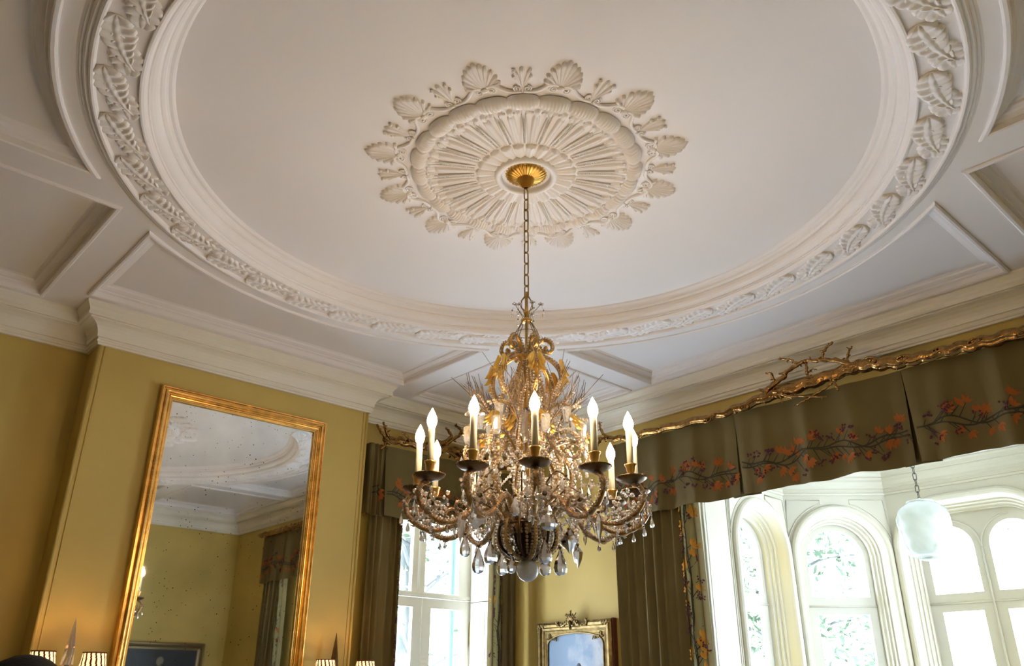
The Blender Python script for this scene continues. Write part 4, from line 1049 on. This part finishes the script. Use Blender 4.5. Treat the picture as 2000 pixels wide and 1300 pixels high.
curtain((2.74, 3.03), (2.555, 3.03), 4, .055, 'narrow olive curtain with flowered edge in the corner beside the french door', 1, out=(0, -1), seed=3, bw=.085)

# ------------------------------------------------------------------ painting by the corner
pic = thing('painting', 'gilt framed arched painting of blue sky and clouds hanging beside the olive curtain', 'painting', (XE, 2.40, 0))
mb = MB()
def eframe(y0, y1, z0, z1, prof, mb):
    V = []; k = len(prof)
    for cy_, cz_, sy, sz in ((y0, z0, 1, 1), (y1, z0, -1, 1), (y1, z1, -1, -1), (y0, z1, 1, -1)):
        for o, d in prof: V.append((-d, cy_ + sy * o, cz_ + sz * o))
    for i in range(4):
        j = (i + 1) % 4; mb.add([V[i * k + q] for q in range(k)] + [V[j * k + q] for q in range(k)], [(q, q + 1, k + q + 1, k + q) for q in range(k - 1)], False)
eframe(-.415, .415, 1.02, 2.125, [(0, .0), (0, .055), (.008, .060), (.022, .072), (.040, .066), (.046, .050), (.062, .046), (.070, .038), (.085, .040), (.095, .034)], mb)
mb.build('picture_frame', GOLDD, pic)
for sg in (-1, 1): mb = MB(); mb.bb((-.045, min(sg * .428, sg * .412), 1.01), (0, max(sg * .428, sg * .412), 2.13)); mb.build('frame_edge', MAHOG, pic)
yw, zt_, = .312, 2.035
mb = MB(); mb.smooth = False
ar = [(yw, 1.115)] + [(yw * cos(PI * k / 24), 1.935 + (zt_ - 1.935) * sin(PI * k / 24) ** .75) for k in range(25)] + [(-yw, 1.115)]
mb.fill([[(-.335, 1.10), (.335, 1.10), (.335, 2.045), (-.335, 2.045)], ar], lambda a, b: (-.036, a, b))
mb.tube([(-.038, y, z) for y, z in ar], .007, 6)
for sg in (-1, 1):
    for q in range(12): mb.ball((-.038, sg * (.275 + .018 * sin(q * 2.2) + .002 * q), 2.005 + .016 * cos(q * 1.7) + .001 * q), .010)
    for q in range(5): mb.tube([(-.038, sg * (.30 - .022 * q), 2.02 - .004 * q), (-.044, sg * (.29 - .022 * q), 2.00 - .006 * q)], .006, 5)
mb.build('spandrel', GOLDD, pic)
mb = MB(); mb.smooth = False; mb.fill([ar], lambda a, b: (-.030, a, b)); cv = mb.build('canvas', SKYP, pic)
mb = MB(); mb.bb((-.0325, -.055, 1.115), (-.0305, -.020, 1.775)); mb.ball((-.032, -.035, 1.785), .020, ICO2, (.08, 1.0, .9)); mb.ball((-.032, -.020, 1.775), .016, ICO2, (.08, 1.2, .6)); mb.ball((-.032, -.048, 1.765), .020, ICO2, (.08, .8, 1.1)); mb.build('painted_figure', DARKPIC, pic)
mb = MB(); rs = random.Random(3)
c = (-.080, 0.0, 2.135)
for q in range(9):
    a = PI / 2 + (q - 4) * .42; L = .075 if q % 2 == 0 else .052
    for s_ in range(3): mb.ball((c[0], c[1] + cos(a) * L * (s_ + 1) / 3.2, c[2] - .01 + sin(a) * L * (s_ + 1) / 3.2), .015 - .0035 * s_, ICO1, (.7, 1, 1))
    mb.tube([c, (c[0] + .01, c[1] + cos(a) * L, c[2] + sin(a) * L)], [.010, .004], 6)
for sg in (-1, 1):
    P = spline([(c[0] + .005, sg * .02, 2.12), (c[0], sg * .07, 2.10), (c[0] + .005, sg * .115, 2.085), (c[0] + .012, sg * .15, 2.09), (c[0] + .012, sg * .17, 2.115), (c[0] + .014, sg * .155, 2.125)], 5)
    mb.tube(P, .009, 7)
    for q in range(2, len(P), 3): mb.ball(P[q] + Vector((-.004, 0, rs.uniform(-.015, .015))), .011)
mb.ball((c[0] - .012, 0, 2.105), .022, ICO2); mb.ball((c[0] - .008, 0, 2.07), .016, ICO2, (1, .8, 1.3))
for sg in (-1, 1):  # corner leaves
    for q in range(7): mb.ball((-.066, sg * (.385 - .010 * q), 2.105 - .008 * (q % 3)), .014)
    for q in range(4): mb.ball((-.066, sg * .395, 2.085 - .014 * q), .012)
mb.build('frame_crest', GOLDD, pic)
# picture on the south wall seen in the mirror
pic2 = thing('painting', 'dark painting in a dull gilt frame seen only in the mirror', 'painting', (1.98, -YN, 0))
mb = MB(); rect_frame(mb, -.59, .59, 1.25, 2.165, [(0, 0), (0, -.04), (.012, -.055), (.03, -.055), (.035, -.045), (.05, -.05), (.065, -.035), (.09, -.03)], 0); mb.build('picture_frame', FRAMED, pic2)
mb = MB(); mb.smooth = False; mb.add([(-.51, .025, 1.33), (.51, .025, 1.33), (.51, .025, 2.085), (-.51, .025, 2.085)], [(0, 1, 2, 3)]); mb.build('canvas', DARKPIC, pic2)
mb = MB(); mb.ball((.02, .026, 1.93), .05, ICO2, (1, .05, 1.2)); mb.build('painted_face', mat('dim_ochre_paint', (.16, .14, .10), .5), pic2)

# ------------------------------------------------------------------ lantern in the bay
lan = thing('hanging_lantern', 'frosted pale green glass lantern hanging on a chain in the bay', 'lantern', (4.20, 0, 2.5))
mb = MB(); z = .955; i = 0
while z > .47:
    P = []
    for q in range(16):
        a = 2 * PI * q / 16; x = .013 * cos(a); zz = (.016 if sin(a) > 0 else -.016) + .013 * sin(a); P.append((x if i % 2 else 0, 0 if i % 2 else x, z - .026 + zz))
    mb.tube(P, .0028, 6, closed=True); z -= .048; i += 1
mb.build('chain', IRON, lan)
mb = MB(); mb.lathe([(.004, .475), (.012, .47), (.02, .455), (.095, .448), (.10, .440), (.095, .432)], 28); mb.build('lantern_cap', mat('white_enamel', (.75, .78, .74), .35), lan)
mb = MB()
prof = [(.085, .440), (.115, .425), (.160, .390), (.186, .340), (.190, .290), (.182, .220), (.168, .140), (.155, .080), (.140, .045), (.110, .030), (.070, .026), (.065, .010), (.045, .002), (.001, .0)]
pp = spline([(r, 0, z) for r, z in prof], 4)
mb.grid(lambda u, v: (lambda p, a: ((p.x + .003 * sin(9 * a) * sin(55 * p.z) * min(1, p.x / .1) + .0025 * sin(50 * a) * sin(120 * p.z) * min(1, p.x / .1)) * cos(a), (p.x + .003 * sin(9 * a) * sin(55 * p.z) * min(1, p.x / .1) + .0025 * sin(50 * a) * sin(120 * p.z) * min(1, p.x / .1)) * sin(a), p.z))(pp[int(round(u * (len(pp) - 1)))], 2 * PI * v), len(pp), 120, closed_v=True)
mb.build('glass_bowl', LANTG, lan)

# ------------------------------------------------------------------ person whose head shows at the lower left
per = thing('person', 'standing person, only the top of their dark haired head showing before the lamp', 'person', (-1.953, -.775, 0), -.6)
bm = bmesh.new()
J = [((0, 0, .92), .15), ((0, 0, 1.10), .14), ((0, 0, 1.30), .155), ((0, 0, 1.40), .10), ((0, .0, 1.45), .055), ((0, .02, 1.50), .075), ((0, .02, 1.57), .075)]
par = [None, 0, 1, 2, 3, 4, 5]
for sg in (-1, 1):
    b0 = len(J); J += [((sg * .17, 0, 1.37), .06), ((sg * .22, .0, 1.12), .045), ((sg * .21, .10, .90), .036), ((sg * .20, .13, .82), .030), ((sg * .20, .15, .76), .015)]; par += [2, b0, b0 + 1, b0 + 2, b0 + 3]
    b0 = len(J); J += [((sg * .09, 0, .82), .095), ((sg * .10, .01, .48), .062), ((sg * .10, -.02, .09), .042), ((sg * .11, .12, .045), .035)]; par += [0, b0, b0 + 1, b0 + 2]
vs = [bm.verts.new(j[0]) for j in J]
for i, p in enumerate(par):
    if p is not None: bm.edges.new((vs[p], vs[i]))
me = bpy.data.meshes.new('body'); bm.to_mesh(me); bm.free()
me.materials.append(SKIN)
body = link('body', me, per)
sk = body.modifiers.new('skin', 'SKIN'); sd = body.modifiers.new('sub', 'SUBSURF'); sd.levels = 2; sd.render_levels = 2
sv = me.skin_vertices[0].data
for i, j in enumerate(J): sv[i].radius = (j[1], j[1] * (.75 if i < 4 else 1)); sv[i].use_root = (i == 0)
mb = MB(); mb.grid(lambda u, v: ((.20 - .02 * u + (.02 if u > .8 else 0) - .10 * max(0, u - .82) / .18) * cos(2 * PI * v) * 1.05, (.155 - .05 * max(0, u - .82) / .18) * sin(2 * PI * v), .78 + .66 * u), 14, 32, closed_v=True); mb.build('coat', COAT, per)
mb = MB()
for sg in (-1, 1): mb.tube([(sg * .09, 0, .84), (sg * .10, .01, .48), (sg * .10, -.02, .06)], [.12, .085, .075], 14)
mb.build('trousers', COAT, per)
mb = MB(); rs = random.Random(9)
V, F = ICO3; mb.add([(a * .083 * (1 + .02 * sin(9 * b + 5 * d)), .0 + b * .092 * (1 + .02 * sin(11 * a)), 1.563 + d * .092) for a, b, d in V], [f for f in F if not (sum(V[i][1] for i in f) / 3 > .45 and sum(V[i][2] for i in f) / 3 < .45) and sum(V[i][2] for i in f) / 3 > -.75], True); mb.build('hair', BLACKF, per)
mb = MB()
for sg in (-1, 1): mb.ball((sg * .078, .03, 1.535), .024, ICO2, (.35, .7, 1.2))
mb.tube([(0, .092, 1.55), (0, .112, 1.52), (0, .096, 1.51)], [.010, .014, .010], 8)
for sg in (-1, 1): mb.ball((sg * .03, .090, 1.555), .012, ICO2)
mb.tube([(-.022, .093, 1.482), (0, .098, 1.484), (.022, .093, 1.482)], .006, 6)
mb.build('face', SKIN, per)

# ------------------------------------------------------------------ outside
mb = MB(); mb.bb((-40, -40, -.55), (60, 60, -.45)); struct('ground', mb, GROUNDM)
mb = MB(); mb.bb((5.6, -7, -.44), (9.5, 7, -.40)); mb.bb((-1, 3.8, -.44), (6, 7.5, -.05)); struct('bounce_terrace', mb, TERRACEM)  # unseen slabs added to throw daylight up through the windows
mb = MB(); mb.lathe([(.05, -.05), (.05, .1), (.038, .12), (.038, 3.6), (.055, 3.62), (.055, 3.7)], 14, (3.60, 5.0, 0)); mb.build('porch_post', TEAL, label='slim teal green porch post outside the french door', cat='post')
def tree(x, y, h, rad, n, label, seed, zlo=.35):
    t = thing('tree', label, 'tree', (x, y, -.45), 0, 'garden trees outside the windows'); rs = random.Random(seed)
    b = MB(); b.tube(spline([(0, 0, 0), (.1, .05, h * .3), (-.05, .1, h * .6), (.1, 0, h * .9)], 5), [.22 - .16 * i / 15 for i in range(16)], 10)
    tips = []
    for k in range(14):
        a = rs.uniform(0, 6.28); z = h * rs.uniform(.3, .85); L = rad * rs.uniform(.5, .95); e = (L * cos(a), L * sin(a), z + L * .35)
        b.tube(spline([(0, 0, z), (e[0] * .5, e[1] * .5, z + L * .3), e], 4), [.035 - .029 * i / 8 for i in range(9)], 6); tips.append(e)
    b.build('tree_trunk', TRUNKM, t)
    c = MB()
    for k in range(n):
        e = rs.choice(tips); s = rad * .30
        p = Vector((e[0] + rs.gauss(0, s), e[1] + rs.gauss(0, s), e[2] + rs.gauss(0, s * .8))); u = Vector((rs.uniform(-1, 1), rs.uniform(-1, 1), rs.uniform(-1, 1))).normalized(); v = u.orthogonal().normalized(); L = rs.uniform(.11, .22)
        c.add([tuple(p), tuple(p + u * L * .5 + v * L * .28), tuple(p + u * L), tuple(p + u * L * .5 - v * L * .28)], [(0, 1, 2, 3)], False)
    c.build('tree_foliage', LEAFY, t)
tree(8.8, 4.0, 5.6, 1.7, 3800, 'leafy tree showing through the narrow arched bay window', 1)
tree(12.6, .6, 5.2, 1.3, 1500, 'tree behind the hanging lantern through the wide bay window', 2)
tree(5.6, 8.6, 6.0, 2.4, 3000, 'leafy tree beyond the teal post outside the french door', 3)
